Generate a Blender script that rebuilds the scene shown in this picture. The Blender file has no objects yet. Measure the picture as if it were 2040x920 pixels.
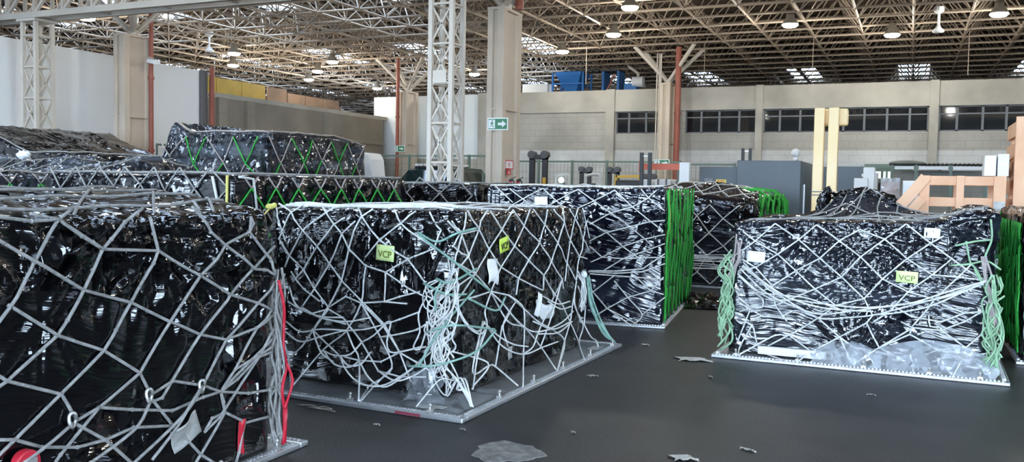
import bpy, bmesh, math, random
import numpy as np
from mathutils import Vector, Matrix
from mathutils.bvhtree import BVHTree
random.seed(11)
rng = np.random.default_rng(11)
sc = bpy.context.scene
COL = sc.collection
PI = math.pi

# ------------------------------------------------------------------ helpers
def link(o, parent=None):
    COL.objects.link(o)
    if parent is not None:
        o.parent = parent
    return o

def tag(o, label=None, cat=None, group=None, kind=None):
    if label: o['label'] = label
    if cat: o['category'] = cat
    if group: o['group'] = group
    if kind: o['kind'] = kind
    return o

def empty(name, label, cat, loc=(0, 0, 0), rz=0.0, group=None, kind=None):
    o = bpy.data.objects.new(name, None)
    o.empty_display_size = 0.2
    o.location = loc
    o.rotation_euler = (0, 0, rz)
    COL.objects.link(o)
    return tag(o, label, cat, group, kind)

class MB:
    """collects boxes, tubes, sheets; build() links them as one mesh object"""
    def __init__(self):
        self.v = []; self.f = []; self.n = 0; self.uv = []
    def add(self, verts, faces, uv=None):
        b = self.n
        verts = np.asarray(verts, float).reshape(-1, 3)
        self.v.append(verts); self.n += len(verts)
        self.f.extend([tuple(int(i) + b for i in f) for f in faces])
        return self
    def box(self, x0, x1, y0, y1, z0, z1, M=None):
        v = np.array([(x0,y0,z0),(x1,y0,z0),(x1,y1,z0),(x0,y1,z0),(x0,y0,z1),(x1,y0,z1),(x1,y1,z1),(x0,y1,z1)], float)
        if M is not None:
            v = np.array([tuple(M @ Vector(p)) for p in v])
        return self.add(v, [(3,2,1,0),(4,5,6,7),(0,1,5,4),(1,2,6,5),(2,3,7,6),(3,0,4,7)])
    def bar(self, p, q, w, h, up=(0,0,1)):
        """rectangular bar from p to q, section w x h"""
        p = Vector(p); q = Vector(q); d = (q - p).normalized(); u = Vector(up)
        if abs(d.dot(u)) > .98: u = Vector((1, 0, 0))
        s = d.cross(u).normalized(); t = s.cross(d)
        vs = []
        for c in (p, q):
            for a, b in ((-1,-1),(1,-1),(1,1),(-1,1)):
                vs.append(tuple(c + s*(a*w/2) + t*(b*h/2)))
        return self.add(vs, [(3,2,1,0),(4,5,6,7),(0,1,5,4),(1,2,6,5),(2,3,7,6),(3,0,4,7)])
    def cyl(self, p, q, r, n=12, r2=None, cap=True):
        p = Vector(p); q = Vector(q); d = (q - p).normalized()
        u = Vector((0,0,1)) if abs(d.z) < .95 else Vector((1,0,0))
        s = d.cross(u).normalized(); t = s.cross(d); r2 = r if r2 is None else r2
        vs = []
        for c, rr in ((p, r), (q, r2)):
            for k in range(n):
                a = 2*PI*k/n
                vs.append(tuple(c + s*(math.cos(a)*rr) + t*(math.sin(a)*rr)))
        fs = [(k, (k+1) % n, n+(k+1) % n, n+k) for k in range(n)]
        if cap: fs += [tuple(range(n-1, -1, -1)), tuple(range(n, 2*n))]
        return self.add(vs, fs)
    def tube(self, pts, r, n=6, cap=True):
        P = np.asarray(pts, float)
        if len(P) < 2: return self
        keep = np.r_[True, np.linalg.norm(np.diff(P, axis=0), axis=1) > 1e-5]
        P = P[keep]
        if len(P) < 2: return self
        T = np.gradient(P, axis=0); T /= np.linalg.norm(T, axis=1)[:, None] + 1e-12
        u = np.array([0,0,1.0]) if abs(T[0][2]) < .9 else np.array([1.0,0,0])
        S = np.zeros_like(P)
        s = np.cross(T[0], u); s /= np.linalg.norm(s)
        for i in range(len(P)):
            s = s - T[i]*np.dot(s, T[i]); ln = np.linalg.norm(s)
            s = s/ln if ln > 1e-6 else np.cross(T[i], [0.3,0.5,0.8]); s = s/np.linalg.norm(s); S[i] = s
        B = np.cross(T, S)
        a = np.arange(n)*2*PI/n
        ring = S[:, None, :]*np.cos(a)[None, :, None] + B[:, None, :]*np.sin(a)[None, :, None]
        V = (P[:, None, :] + ring*r).reshape(-1, 3)
        m = len(P); fs = []
        for i in range(m-1):
            for k in range(n):
                k2 = (k+1) % n
                fs.append((i*n+k, i*n+k2, (i+1)*n+k2, (i+1)*n+k))
        if cap:
            fs.append(tuple(range(n-1, -1, -1))); fs.append(tuple((m-1)*n+k for k in range(n)))
        return self.add(V, fs)
    def ball(self, c, r, sx=1, sy=1, sz=1, n=6, m=4):
        vs = []; fs = []
        for i in range(m+1):
            th = PI*i/m
            for k in range(n):
                ph = 2*PI*k/n
                vs.append((c[0]+r*sx*math.sin(th)*math.cos(ph), c[1]+r*sy*math.sin(th)*math.sin(ph), c[2]+r*sz*math.cos(th)))
        for i in range(m):
            for k in range(n):
                fs.append((i*n+k, (i+1)*n+k, (i+1)*n+(k+1) % n, i*n+(k+1) % n))
        return self.add(vs, fs)
    def lathe(self, prof, c=(0,0,0), n=20):
        vs = []; fs = []
        for r, z in prof:
            for k in range(n):
                a = 2*PI*k/n
                vs.append((c[0]+r*math.cos(a), c[1]+r*math.sin(a), c[2]+z))
        for i in range(len(prof)-1):
            for k in range(n):
                fs.append((i*n+k, i*n+(k+1) % n, (i+1)*n+(k+1) % n, (i+1)*n+k))
        fs.append(tuple(range(n-1, -1, -1))); fs.append(tuple((len(prof)-1)*n+k for k in range(n)))
        return self.add(vs, fs)
    def prism(self, poly, y0, y1, axis='y'):
        """extrude a 2D polygon (a,b) between y0 and y1 along an axis"""
        n = len(poly)
        def mk(a, b, t):
            return {'y': (a, t, b), 'x': (t, a, b), 'z': (a, b, t)}[axis]
        vs = [mk(a, b, y0) for a, b in poly] + [mk(a, b, y1) for a, b in poly]
        fs = [tuple(range(n-1, -1, -1)), tuple(range(n, 2*n))] + [(k, (k+1) % n, n+(k+1) % n, n+k) for k in range(n)]
        return self.add(vs, fs)
    def build(self, name, mat, parent=None, smooth=False, bevel=0.0, recalc=True):
        me = bpy.data.meshes.new(name)
        V = np.concatenate(self.v) if self.v else np.zeros((0, 3))
        me.from_pydata(V.tolist(), [], self.f)
        if recalc and len(V) < 60000:
            bm = bmesh.new(); bm.from_mesh(me); bmesh.ops.recalc_face_normals(bm, faces=bm.faces); bm.to_mesh(me); bm.free()
        if smooth:
            me.polygons.foreach_set('use_smooth', [True]*len(me.polygons))
        me.materials.append(mat)
        o = link(bpy.data.objects.new(name, me), parent)
        if bevel:
            b = o.modifiers.new('Bevel', 'BEVEL'); b.width = bevel; b.segments = 2; b.limit_method = 'ANGLE'
        return o

def build2(m, m2, name, ma, mb_, parent):
    """one part in two colours: m in the first material, m2 in the second"""
    na = len(m.f); off = m.n
    m.v += m2.v; m.f += [tuple(i+off for i in f) for f in m2.f]; m.n += m2.n
    o = m.build(name, ma, parent, smooth=True, recalc=False)
    o.data.materials.append(mb_)
    idx = np.zeros(len(m.f), dtype=np.int32); idx[na:] = 1
    o.data.polygons.foreach_set('material_index', idx)
    return o

# ------------------------------------------------------------------ noise (numpy)
_perm = rng.permutation(512)
_grad = rng.normal(size=(512, 3)); _grad /= np.linalg.norm(_grad, axis=1)[:, None]
def pnoise(P):
    P = np.asarray(P, float); I = np.floor(P).astype(int); Fr = P - I
    W = Fr*Fr*Fr*(Fr*(Fr*6-15)+10)
    out = 0
    for dx in (0, 1):
        for dy in (0, 1):
            for dz in (0, 1):
                h = _perm[(_perm[(_perm[(I[:,0]+dx) & 511] + I[:,1]+dy) & 511] + I[:,2]+dz) & 511]
                d = Fr - np.array([dx, dy, dz])
                dot = (_grad[h]*d).sum(1)
                w = (W[:,0] if dx else 1-W[:,0])*(W[:,1] if dy else 1-W[:,1])*(W[:,2] if dz else 1-W[:,2])
                out = out + dot*w
    return out*1.5
def ridged(P, k=2.0):
    return (1-np.abs(pnoise(P))*1.6).clip(0, 1)**k

# ------------------------------------------------------------------ materials
def mat(name, base=(.5,.5,.5), rough=.5, metal=0.0, spec=.5, var=0.0, vscale=3.0, bump=0.0, bscale=40.0, stretch=None, base2=None, coat=0.0, emis=None, estr=0.0, detail=4.0):
    m = bpy.data.materials.new(name); m.use_nodes = True
    nt = m.node_tree; N = nt.nodes; L = nt.links
    b = N['Principled BSDF']
    b.inputs['Base Color'].default_value = (*base, 1)
    b.inputs['Roughness'].default_value = rough
    b.inputs['Metallic'].default_value = metal
    b.inputs['Specular IOR Level'].default_value = spec
    if coat:
        b.inputs['Coat Weight'].default_value = coat; b.inputs['Coat Roughness'].default_value = .08
    if emis:
        b.inputs['Emission Color'].default_value = (*emis, 1); b.inputs['Emission Strength'].default_value = estr
    if var or bump:
        tc = N.new('ShaderNodeTexCoord'); mp = N.new('ShaderNodeMapping')
        L.new(tc.outputs['Object'], mp.inputs['Vector'])
        if stretch: mp.inputs['Scale'].default_value = stretch
    if var:
        n1 = N.new('ShaderNodeTexNoise'); n1.inputs['Scale'].default_value = vscale; n1.inputs['Detail'].default_value = detail
        L.new(mp.outputs['Vector'], n1.inputs['Vector'])
        r = N.new('ShaderNodeValToRGB')
        b2 = base2 or tuple(c*(1-var) for c in base)
        r.color_ramp.elements[0].position = .35; r.color_ramp.elements[0].color = (*b2, 1)
        r.color_ramp.elements[1].position = .65; r.color_ramp.elements[1].color = (*base, 1)
        L.new(n1.outputs['Fac'], r.inputs['Fac']); L.new(r.outputs['Color'], b.inputs['Base Color'])
    if bump:
        n2 = N.new('ShaderNodeTexNoise'); n2.inputs['Scale'].default_value = bscale; n2.inputs['Detail'].default_value = 5
        L.new(mp.outputs['Vector'], n2.inputs['Vector'])
        bp = N.new('ShaderNodeBump'); bp.inputs['Strength'].default_value = bump; bp.inputs['Distance'].default_value = .02
        L.new(n2.outputs['Fac'], bp.inputs['Height']); L.new(bp.outputs['Normal'], b.inputs['Normal'])
    return m

def film(name, base, rough, streak, crumple, rot=0.0, spec=.8, sfreq=70.0, cfreq=9.0, coat=0.0, milky=None, zone=(.44, .56), facet=.5, fstretch=(1, 1, .45)):
    """glossy stretch film: horizontal tension streaks, sharp crumple facets and creases (all in the surface normal)"""
    m = mat(name, base, rough, spec=spec, coat=coat)
    nt = m.node_tree; N = nt.nodes; L = nt.links; b = N['Principled BSDF']
    def math_(op, a, c=None):
        n = N.new('ShaderNodeMath'); n.operation = op
        for k, v in ((0, a), (1, c)):
            if v is None: continue
            if isinstance(v, (int, float)): n.inputs[k].default_value = v
            else: L.new(v, n.inputs[k])
        return n.outputs[0]
    tc = N.new('ShaderNodeTexCoord'); O = tc.outputs['Object']
    # slow warp so that streaks bend and fan
    wn = N.new('ShaderNodeTexNoise'); wn.inputs['Scale'].default_value = 1.5; wn.inputs['Detail'].default_value = 2
    L.new(O, wn.inputs['Vector'])
    wp = N.new('ShaderNodeVectorMath'); wp.operation = 'MULTIPLY_ADD'; wp.inputs[1].default_value = (.25, .25, .25)
    L.new(wn.outputs['Color'], wp.inputs[0]); L.new(O, wp.inputs[2])
    mp = N.new('ShaderNodeMapping'); mp.inputs['Scale'].default_value = (.9, .9, sfreq); mp.inputs['Rotation'].default_value = (rot, rot, 0)
    mp.vector_type = 'POINT'
    rt_ = N.new('ShaderNodeMapping'); rt_.inputs['Rotation'].default_value = (rot, rot, 0); L.new(wp.outputs['Vector'], rt_.inputs['Vector'])
    mp.inputs['Rotation'].default_value = (0, 0, 0); L.new(rt_.outputs['Vector'], mp.inputs['Vector'])
    s1 = N.new('ShaderNodeTexNoise'); s1.inputs['Scale'].default_value = 1.0; s1.inputs['Detail'].default_value = 3; s1.inputs['Roughness'].default_value = .5
    L.new(mp.outputs['Vector'], s1.inputs['Vector'])
    # zones where the film is slack
    zn = N.new('ShaderNodeTexNoise'); zn.inputs['Scale'].default_value = 2.1; zn.inputs['Detail'].default_value = 2
    L.new(O, zn.inputs['Vector'])
    rp = N.new('ShaderNodeMapRange'); rp.inputs[1].default_value = zone[0]; rp.inputs[2].default_value = zone[1]
    L.new(zn.outputs['Fac'], rp.inputs[0]); slack = rp.outputs[0]
    # facets: each crease cell tilts its own way
    nrm = N.new('ShaderNodeNewGeometry').outputs['Normal']
    cur = nrm
    for sc_, k, er in ((cfreq, 1.0, (.35, .5, .2)), (cfreq*2.1, .8, (-.4, -.55, .3))):
        mv = N.new('ShaderNodeMapping'); mv.inputs['Scale'].default_value = fstretch; rv = N.new('ShaderNodeMapping'); rv.inputs['Rotation'].default_value = er; L.new(wp.outputs['Vector'], rv.inputs['Vector'])
        L.new(rv.outputs['Vector'], mv.inputs['Vector'])
        vo = N.new('ShaderNodeTexVoronoi'); vo.inputs['Scale'].default_value = sc_; L.new(mv.outputs['Vector'], vo.inputs['Vector'])
        su = N.new('ShaderNodeVectorMath'); su.operation = 'SUBTRACT'; su.inputs[1].default_value = (.5, .5, .5); L.new(vo.outputs['Color'], su.inputs[0])
        sl = N.new('ShaderNodeVectorMath'); sl.operation = 'SCALE'; L.new(su.outputs['Vector'], sl.inputs[0]); L.new(math_('MULTIPLY', slack, facet*k), sl.inputs['Scale'])
        ad = N.new('ShaderNodeVectorMath'); ad.operation = 'ADD'; L.new(cur, ad.inputs[0]); L.new(sl.outputs['Vector'], ad.inputs[1])
        no = N.new('ShaderNodeVectorMath'); no.operation = 'NORMALIZE'; L.new(ad.outputs['Vector'], no.inputs[0]); cur = no.outputs['Vector']
    c1 = N.new('ShaderNodeTexNoise'); c1.noise_type = 'RIDGED_MULTIFRACTAL'; c1.inputs['Scale'].default_value = cfreq*.8
    c1.inputs['Detail'].default_value = 2; c1.inputs['Distortion'].default_value = .5
    mp2 = N.new('ShaderNodeMapping'); mp2.inputs['Scale'].default_value = (1, 1, .5); L.new(wp.outputs['Vector'], mp2.inputs['Vector']); L.new(mp2.outputs['Vector'], c1.inputs['Vector'])
    b1 = N.new('ShaderNodeBump'); b1.inputs['Distance'].default_value = .02
    L.new(math_('SUBTRACT', streak, math_('MULTIPLY', slack, streak*.7)), b1.inputs['Strength'])
    L.new(s1.outputs['Fac'], b1.inputs['Height']); L.new(cur, b1.inputs['Normal'])
    b2 = N.new('ShaderNodeBump'); b2.inputs['Strength'].default_value = crumple; b2.inputs['Distance'].default_value = .015
    L.new(math_('MULTIPLY', c1.outputs['Fac'], slack), b2.inputs['Height']); L.new(b1.outputs['Normal'], b2.inputs['Normal'])
    L.new(b2.outputs['Normal'], b.inputs['Normal'])
    if coat: L.new(b2.outputs['Normal'], b.inputs['Coat Normal'])
    if milky:
        mm = N.new('ShaderNodeMapping'); mm.inputs['Scale'].default_value = (.5, .5, 5.5); L.new(rt_.outputs['Vector'], mm.inputs['Vector'])
        mz = N.new('ShaderNodeTexNoise'); mz.inputs['Scale'].default_value = 1; mz.inputs['Detail'].default_value = 3; L.new(mm.outputs['Vector'], mz.inputs['Vector'])
        cr = N.new('ShaderNodeValToRGB'); cr.color_ramp.elements[0].position = .47; cr.color_ramp.elements[0].color = (*base, 1); cr.color_ramp.elements[1].position = .68; cr.color_ramp.elements[1].color = (*milky, 1)
        L.new(mz.outputs['Fac'], cr.inputs['Fac']); L.new(cr.outputs['Color'], b.inputs['Base Color'])
    return m

def concrete(name, base, block=None, var=.25, rough=.85):
    m = mat(name, base, rough, var=var, vscale=.9, bump=.12, bscale=25, spec=.25, detail=8)
    if block:
        nt = m.node_tree; N = nt.nodes; L = nt.links; b = N['Principled BSDF']
        tc = N.new('ShaderNodeTexCoord'); mp = N.new('ShaderNodeMapping'); mp.inputs['Rotation'].default_value = block[2]
        L.new(tc.outputs['Object'], mp.inputs['Vector'])
        br = N.new('ShaderNodeTexBrick'); br.inputs['Scale'].default_value = 1
        br.inputs['Brick Width'].default_value = block[0]; br.inputs['Row Height'].default_value = block[1]
        br.inputs['Mortar Size'].default_value = .012
        br.inputs['Color1'].default_value = (1, 1, 1, 1); br.inputs['Color2'].default_value = (.95, .95, .94, 1); br.inputs['Mortar'].default_value = (.86, .85, .84, 1)
        L.new(mp.outputs['Vector'], br.inputs['Vector'])
        src = b.inputs['Base Color'].links[0].from_socket
        mx = N.new('ShaderNodeMix'); mx.data_type = 'RGBA'; mx.blend_type = 'MULTIPLY'; mx.inputs['Factor'].default_value = 1
        L.new(src, mx.inputs[6]); L.new(br.outputs['Color'], mx.inputs[7]); L.new(mx.outputs[2], b.inputs['Base Color'])
    return m

M = {}
M['floor'] = mat('asphalt floor', (.024,.023,.0225), .5, var=.4, vscale=2.2, bump=.25, bscale=60, spec=.4, detail=10)
M['apron'] = mat('dark asphalt apron', (.10,.10,.10), .9)  # unseen apron, darkened to sharpen the sky streaks reflected in the film
M['steel'] = mat('tan painted steel', (.50,.44,.36), .55, var=.2, vscale=.6)
M['steel_dk'] = mat('dusty roof steel', (.45,.36,.275), .6, var=.25, vscale=.5)
M['lattice'] = mat('cream painted steel', (.60,.54,.46), .5, var=.12, vscale=1.5)
M['deck'] = mat('brown roof deck', (.11,.08,.058), .8, var=.4, vscale=.7)
M['dark_conc'] = mat('darkened concrete', (.06,.052,.045), .85, var=.3)
M['girder'] = mat('tan girder paint', (.55,.49,.41), .5, var=.15, vscale=1.0)
M['bell'] = mat('dusty lamp bell', (.20,.17,.13), .6)
M['pane'] = None
M['whitewall'] = mat('white wall panel', (.90,.90,.88), .6, var=.05, vscale=.6)
M['whitepanel'] = mat('white cladding', (.80,.83,.81), .5, var=.04, vscale=.8)
M['concrete'] = concrete('bare concrete', (.50,.465,.395), var=.3)
M['conc_col'] = concrete('column concrete', (.62,.52,.41), var=.18)
M['block'] = concrete('concrete block', (.44,.415,.365), block=(.42, .2, (PI/2, 0, 0)))
M['blocklight'] = concrete('pale painted block', (.62,.615,.59), block=(.42, .2, (PI/2, 0, 0)))
M['block_x'] = concrete('concrete block side', (.34,.30,.24), block=(.42, .2, (PI/2, 0, PI/2)))  # darker olive block colour for the low left wall
M['yellow_wall'] = mat('ochre cladding', (.33,.215,.02), .6, var=.2)
M['brown_wall'] = mat('brown boards', (.22,.14,.09), .7, var=.4, vscale=1.2)
M['rust'] = mat('rust red pipe paint', (.33,.085,.05), .5, var=.25, vscale=2)
M['glass'] = mat('dark window glass', (.012,.013,.015), .04, spec=.6)
M['frame'] = mat('grey window frame', (.13,.135,.14), .5)
M['alu'] = mat('aluminium sheet', (.38,.385,.385), .42, metal=.75, var=.25, vscale=5, bump=.05, bscale=90)
M['alu_edge'] = mat('bright aluminium rail', (.66,.67,.68), .34, metal=.8, var=.15, vscale=9)
M['stud'] = mat('polished track lip', (.85,.86,.88), .25, metal=.7)
M['film_black'] = film('black sheet film', (.004,.004,.005), .06, .35, .25, rot=.06, spec=.9, sfreq=40, cfreq=3.0, facet=.55, zone=(.46,.55), fstretch=(3,3,.8), coat=.15)
M['film_black2'] = film('black sheet film folded', (.003,.003,.004), .07, .3, .3, rot=.15, sfreq=45, spec=.8, cfreq=2.8, facet=.9, zone=(.49,.56), fstretch=(2.4,2.4,.8))
M['film_clear'] = film('clear film over black', (.004,.005,.010), .055, .9, .25, rot=-.10, sfreq=26, spec=1.0, cfreq=4, facet=.75, zone=(.50,.57), milky=(.022,.028,.042), fstretch=(.8,.8,2.6), coat=.5)
M['film_clear2'] = film('clear film in diagonal bands', (.004,.005,.012), .055, .9, .25, rot=-.22, sfreq=24, spec=1.0, cfreq=4, facet=.65, zone=(.50,.58), milky=(.02,.026,.042), fstretch=(.8,.8,2.6), coat=.5)
M['film_far'] = film('creased black film', (.006,.006,.008), .1, .3, .4, cfreq=4, sfreq=30, facet=.8, zone=(.46,.58), fstretch=(2.2,2.2,.9), coat=.1)
M['film_pale'] = film('creased grey film', (.02,.023,.03), .1, .3, .4, cfreq=4, sfreq=30, facet=.9, zone=(.38,.5), milky=(.10,.12,.15), fstretch=(2.2,2.2,.9), coat=.3)
M['rope_grey'] = mat('grey rope', (.40,.39,.37), .8, var=.3, vscale=25, bump=.5, bscale=160)
M['rope_white'] = mat('off white rope', (.86,.86,.83), .75, var=.25, vscale=25, bump=.4, bscale=160)
M['rope_dirty'] = mat('brownish grey rope', (.33,.30,.25), .85, var=.3, vscale=25, bump=.4, bscale=160)
M['rope_pink'] = mat('pale mauve rope', (.45,.39,.37), .8, var=.25, vscale=20)
M['rope_green'] = mat('bright green rope', (.035,.44,.05), .6, var=.25, vscale=15)
M['rope_mint'] = mat('pale mint rope', (.30,.50,.42), .7, var=.3, vscale=15)
M['rope_sage'] = mat('pale green rope', (.36,.58,.36), .7, var=.3, vscale=15)
M['rope_red'] = mat('red cord', (.55,.012,.035), .5)
M['rope_yellow'] = mat('yellow knot', (.65,.58,.16), .6)
M['red'] = mat('red plastic', (.55,.02,.04), .4)
M['metal'] = mat('worn zinc fitting', (.6,.58,.54), .4, metal=.7, var=.3, vscale=30)
M['paper'] = mat('white paper', (.92,.92,.92), .7, var=.04, vscale=8)
M['paper_dirty'] = mat('crumpled clear wrap scrap', (.55,.54,.5), .35, var=.35, vscale=14, bump=.6, bscale=30, spec=.8)
M['sticker'] = mat('yellow green sticker', (.62,.80,.10), .5)
M['sticker_pale'] = mat('pale yellow green sticker', (.72,.86,.36), .45)
M['ink'] = mat('black ink', (.012,.012,.012), .5)
M['ink_olive'] = mat('olive ink', (.16,.20,.02), .5)
M['wood'] = mat('orange pine', (.80,.49,.31), .65, var=.25, vscale=2.5, stretch=(1,1,1), base2=(.70,.38,.22))
M['wood_dk'] = mat('darker pine', (.66,.36,.21), .7, var=.3, vscale=3)  # darker pine tone for bases, braces and some planks
M['card'] = mat('brown board panel', (.40,.20,.11), .7, var=.15, vscale=1.5)
M['bluegrey'] = mat('blue grey steel panel', (.10,.128,.15), .45, var=.06, vscale=1.5)
M['yellowpost'] = mat('cream yellow post', (.93,.74,.44), .45, var=.1, vscale=1.2, base2=(.90,.64,.28))
M['white_plastic'] = mat('white plastic', (.78,.79,.79), .45)
M['orange'] = mat('orange red beam paint', (.62,.14,.08), .5)
M['green_sign'] = mat('sign green', (.02,.19,.075), .4)
M['sign_white'] = mat('sign white', (.80,.81,.79), .4)
M['sign_red'] = mat('sign red', (.60,.03,.04), .45)
M['fence'] = mat('grey green fence steel', (.13,.185,.15), .5)
M['black'] = mat('black steel', (.02,.02,.022), .45)
M['darkgrey'] = mat('dark grey plastic', (.07,.07,.075), .5)
M['truck_yellow'] = mat('truck yellow', (.62,.36,.03), .45)
M['truck_grey'] = mat('pale grey truck cover', (.5,.49,.46), .5)
M['rubber'] = mat('rubber', (.02,.02,.02), .8)
M['blue'] = mat('bright blue steel', (.02,.16,.46), .45, var=.2, vscale=2)
M['carpaint'] = mat('dark teal car paint', (.02,.05,.055), .2, coat=1)
M['carglass'] = mat('tinted car glass', (.01,.025,.028), .05, spec=.8)
M['corrug'] = mat('grey green roofing', (.20,.22,.19), .7, var=.3)
M['patch'] = mat('pale scuffed patch', (.24,.23,.21), .9, var=.5, vscale=14, bump=.4, bscale=40)
M['stripe_dark'] = mat('dark red stamp', (.20,.03,.05), .5)

def clearfilm(f=.42):
    m = film('loose clear film', (.72,.77,.83), .1, .5, .4, spec=1.0, cfreq=6, facet=1.1, zone=(.3,.4), sfreq=20, fstretch=(1.6,1.6,.8))
    N = m.node_tree.nodes; L = m.node_tree.links; gl = N['Principled BSDF']; out = N['Material Output']
    mix = N.new('ShaderNodeMixShader'); tr = N.new('ShaderNodeBsdfTransparent'); mix.inputs[0].default_value = f
    L.new(tr.outputs[0], mix.inputs[1]); L.new(gl.outputs[0], mix.inputs[2]); L.new(mix.outputs[0], out.inputs['Surface'])
    return m
M['clear'] = clearfilm()
M['clear_thin'] = clearfilm(.16)
def skypane():
    m = bpy.data.materials.new('translucent roof sheet'); m.use_nodes = True
    N = m.node_tree.nodes; L = m.node_tree.links; N.clear()
    out = N.new('ShaderNodeOutputMaterial'); mix = N.new('ShaderNodeMixShader'); tr = N.new('ShaderNodeBsdfTransparent')
    tl = N.new('ShaderNodeBsdfTranslucent'); tl.inputs['Color'].default_value = (.30,.31,.32,1)
    tr.inputs['Color'].default_value = (.50,.53,.56,1)
    mix.inputs[0].default_value = .45
    L.new(tr.outputs[0], mix.inputs[1]); L.new(tl.outputs[0], mix.inputs[2]); L.new(mix.outputs[0], out.inputs['Surface'])
    return m
M['pane'] = skypane()

def lettering(text, size, material, parent, loc, rot, name='lettering', sx=1.0, bold=.012):
    cu = bpy.data.curves.new(name, 'FONT'); cu.body = text; cu.size = size; cu.extrude = .0012; cu.align_x = 'CENTER'; cu.align_y = 'CENTER'
    cu.offset = bold*size; cu.resolution_u = 3
    tmp = bpy.data.objects.new('tmp', cu); COL.objects.link(tmp)
    bpy.context.view_layer.update()
    me = bpy.data.meshes.new_from_object(tmp.evaluated_get(bpy.context.evaluated_depsgraph_get()))
    bpy.data.objects.remove(tmp); bpy.data.curves.remove(cu)
    me.name = name; me.materials.clear(); me.materials.append(material)
    o = link(bpy.data.objects.new(name, me), parent)
    o.location = loc; o.rotation_euler = rot; o.scale = (sx, 1, 1)
    return o
SKY, EXPO = 14, 0.55
# ================================================================== THE BUILDING
def struct(name, mb, m, label, cat, parent=None, **k):
    o = mb.build(name, m, parent, **k)
    if parent is None: tag(o, label, cat, kind='structure')
    return o

struct('floor', MB().box(-38, 13, -9, 50.5, -.2, 0), M['floor'], 'dark worn asphalt floor of the cargo warehouse', 'floor')
struct('pavement', MB().box(-60, 60, -60, -9.001, -.25, -.02), M['apron'], 'unseen dark asphalt apron outside the open dock side', 'pavement')

# ---- roof deck with strip skylights
ZB, ZT, ZD = 5.78, 6.62, 6.74
SX = [-34.9, -30.6, -26.0, -21.5, -17.3, -13.0, -8.9, -4.5, -.1, 4.3, 8.6]
ROWS = [(-5.4, -.7, -22, 10), (5.8, 10.5, -22, 10), (17.0, 21.7, -36, -12), (28.1, 32.6, -36, -12), (39.3, 43.8, -36, 6)]
xs = sorted(set([-38, 13] + [x-.6 for x in SX] + [x+.6 for x in SX]))
ys = sorted(set([-9.4, 50.5] + [a for r in ROWS for a in r[:2]]))
deck = MB(); k = 0
for j in range(len(ys)-1):
    for i in range(len(xs)-1):
        cx = (xs[i]+xs[i+1])/2
        hole = any(abs(ys[j]-a) < .01 and abs(ys[j+1]-b) < .01 and x0 < cx < x1 for a, b, x0, x1 in ROWS) and any(abs(cx-s) < .1 for s in SX)
        if hole:
            k += 1
            pane = MB(); n = 8                       # ribbed sheet
            w = (xs[i+1]-xs[i])/n
            for q in range(n):
                xa = xs[i]+q*w
                pane.add([(xa, ys[j], ZD), (xa+w/2, ys[j], ZD+.04), (xa+w, ys[j], ZD), (xa, ys[j+1], ZD), (xa+w/2, ys[j+1], ZD+.04), (xa+w, ys[j+1], ZD)], [(0,1,4,3), (1,2,5,4)])
            struct('window_%d' % k, pane, M['pane'], 'translucent strip skylight set in the brown roof deck', 'skylight')
        else:
            deck.box(xs[i], xs[i+1], ys[j], ys[j+1], ZD, ZD+.06)
# ribs of the corrugated sheet
for x in np.arange(-37.8, 12.9, .6):
    near = any(abs(x-s) < .66 for s in SX)
    if not near: deck.box(x-.04, x+.04, -9.3, 50.4, ZD-.05, ZD)
struct('ceiling', deck, M['deck'], 'brown corrugated roof deck above the space frame', 'ceiling', recalc=False)

# ---- double layer space frame
DX, DY = 1.229, 1.219
gx = [-1.345+DX*i for i in range(-29, 11)]
gy = [20.72+DY*j for j in range(-19, 25)]
sf = MB()
def bars4(P, Q, r):
    P = np.asarray(P); Q = np.asarray(Q); D = Q-P; D = D/np.linalg.norm(D, axis=1)[:, None]
    S = np.cross(D, [0, 0, 1.0]); ln = np.linalg.norm(S, axis=1); S[ln < 1e-6] = [1, 0, 0]; S /= np.linalg.norm(S, axis=1)[:, None]
    T = np.cross(S, D)
    n = len(P); V = np.zeros((n, 8, 3))
    for q, (a, b) in enumerate(((1,0),(0,1),(-1,0),(0,-1))):
        V[:, q] = P + S*a*r + T*b*r; V[:, 4+q] = Q + S*a*r + T*b*r
    F = []
    for i in range(n):
        for q in range(4):
            q2 = (q+1) % 4
            F.append((i*8+q, i*8+q2, i*8+4+q2, i*8+4+q))
    return V.reshape(-1, 3), F
P = []; Q = []
for y in gy: P.append((gx[0], y, ZB)); Q.append((gx[-1], y, ZB))
for x in gx: P.append((x, gy[0], ZB)); Q.append((x, gy[-1], ZB))
sf.add(*bars4(P, Q, .030))
P = []; Q = []
tx = [x+DX/2 for x in gx[:-1]]; ty = [y+DY/2 for y in gy[:-1]]
for y in ty: P.append((tx[0], y, ZT)); Q.append((tx[-1], y, ZT))
for x in tx: P.append((x, ty[0], ZT)); Q.append((x, ty[-1], ZT))
sf.add(*bars4(P, Q, .026))
P = []; Q = []
for x in gx:
    for y in gy:
        for a in (-1, 1):
            for b in (-1, 1):
                X = x+a*DX/2; Y = y+b*DY/2
                if tx[0]-.1 <= X <= tx[-1]+.1 and ty[0]-.1 <= Y <= ty[-1]+.1:
                    P.append((x, y, ZB)); Q.append((X, Y, ZT))
sf.add(*bars4(P, Q, .017))
struct('trim_1', sf, M['steel_dk'], 'tan tubular space frame carrying the whole roof', 'roof frame', recalc=False)
nodes = MB()
for x in gx:
    for y in gy:
        if y < 34: nodes.ball((x, y, ZB), .055, n=6, m=4)
struct('trim_2', nodes, M['steel_dk'], 'welded ball joints of the tan roof space frame', 'roof joint', recalc=False)

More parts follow.
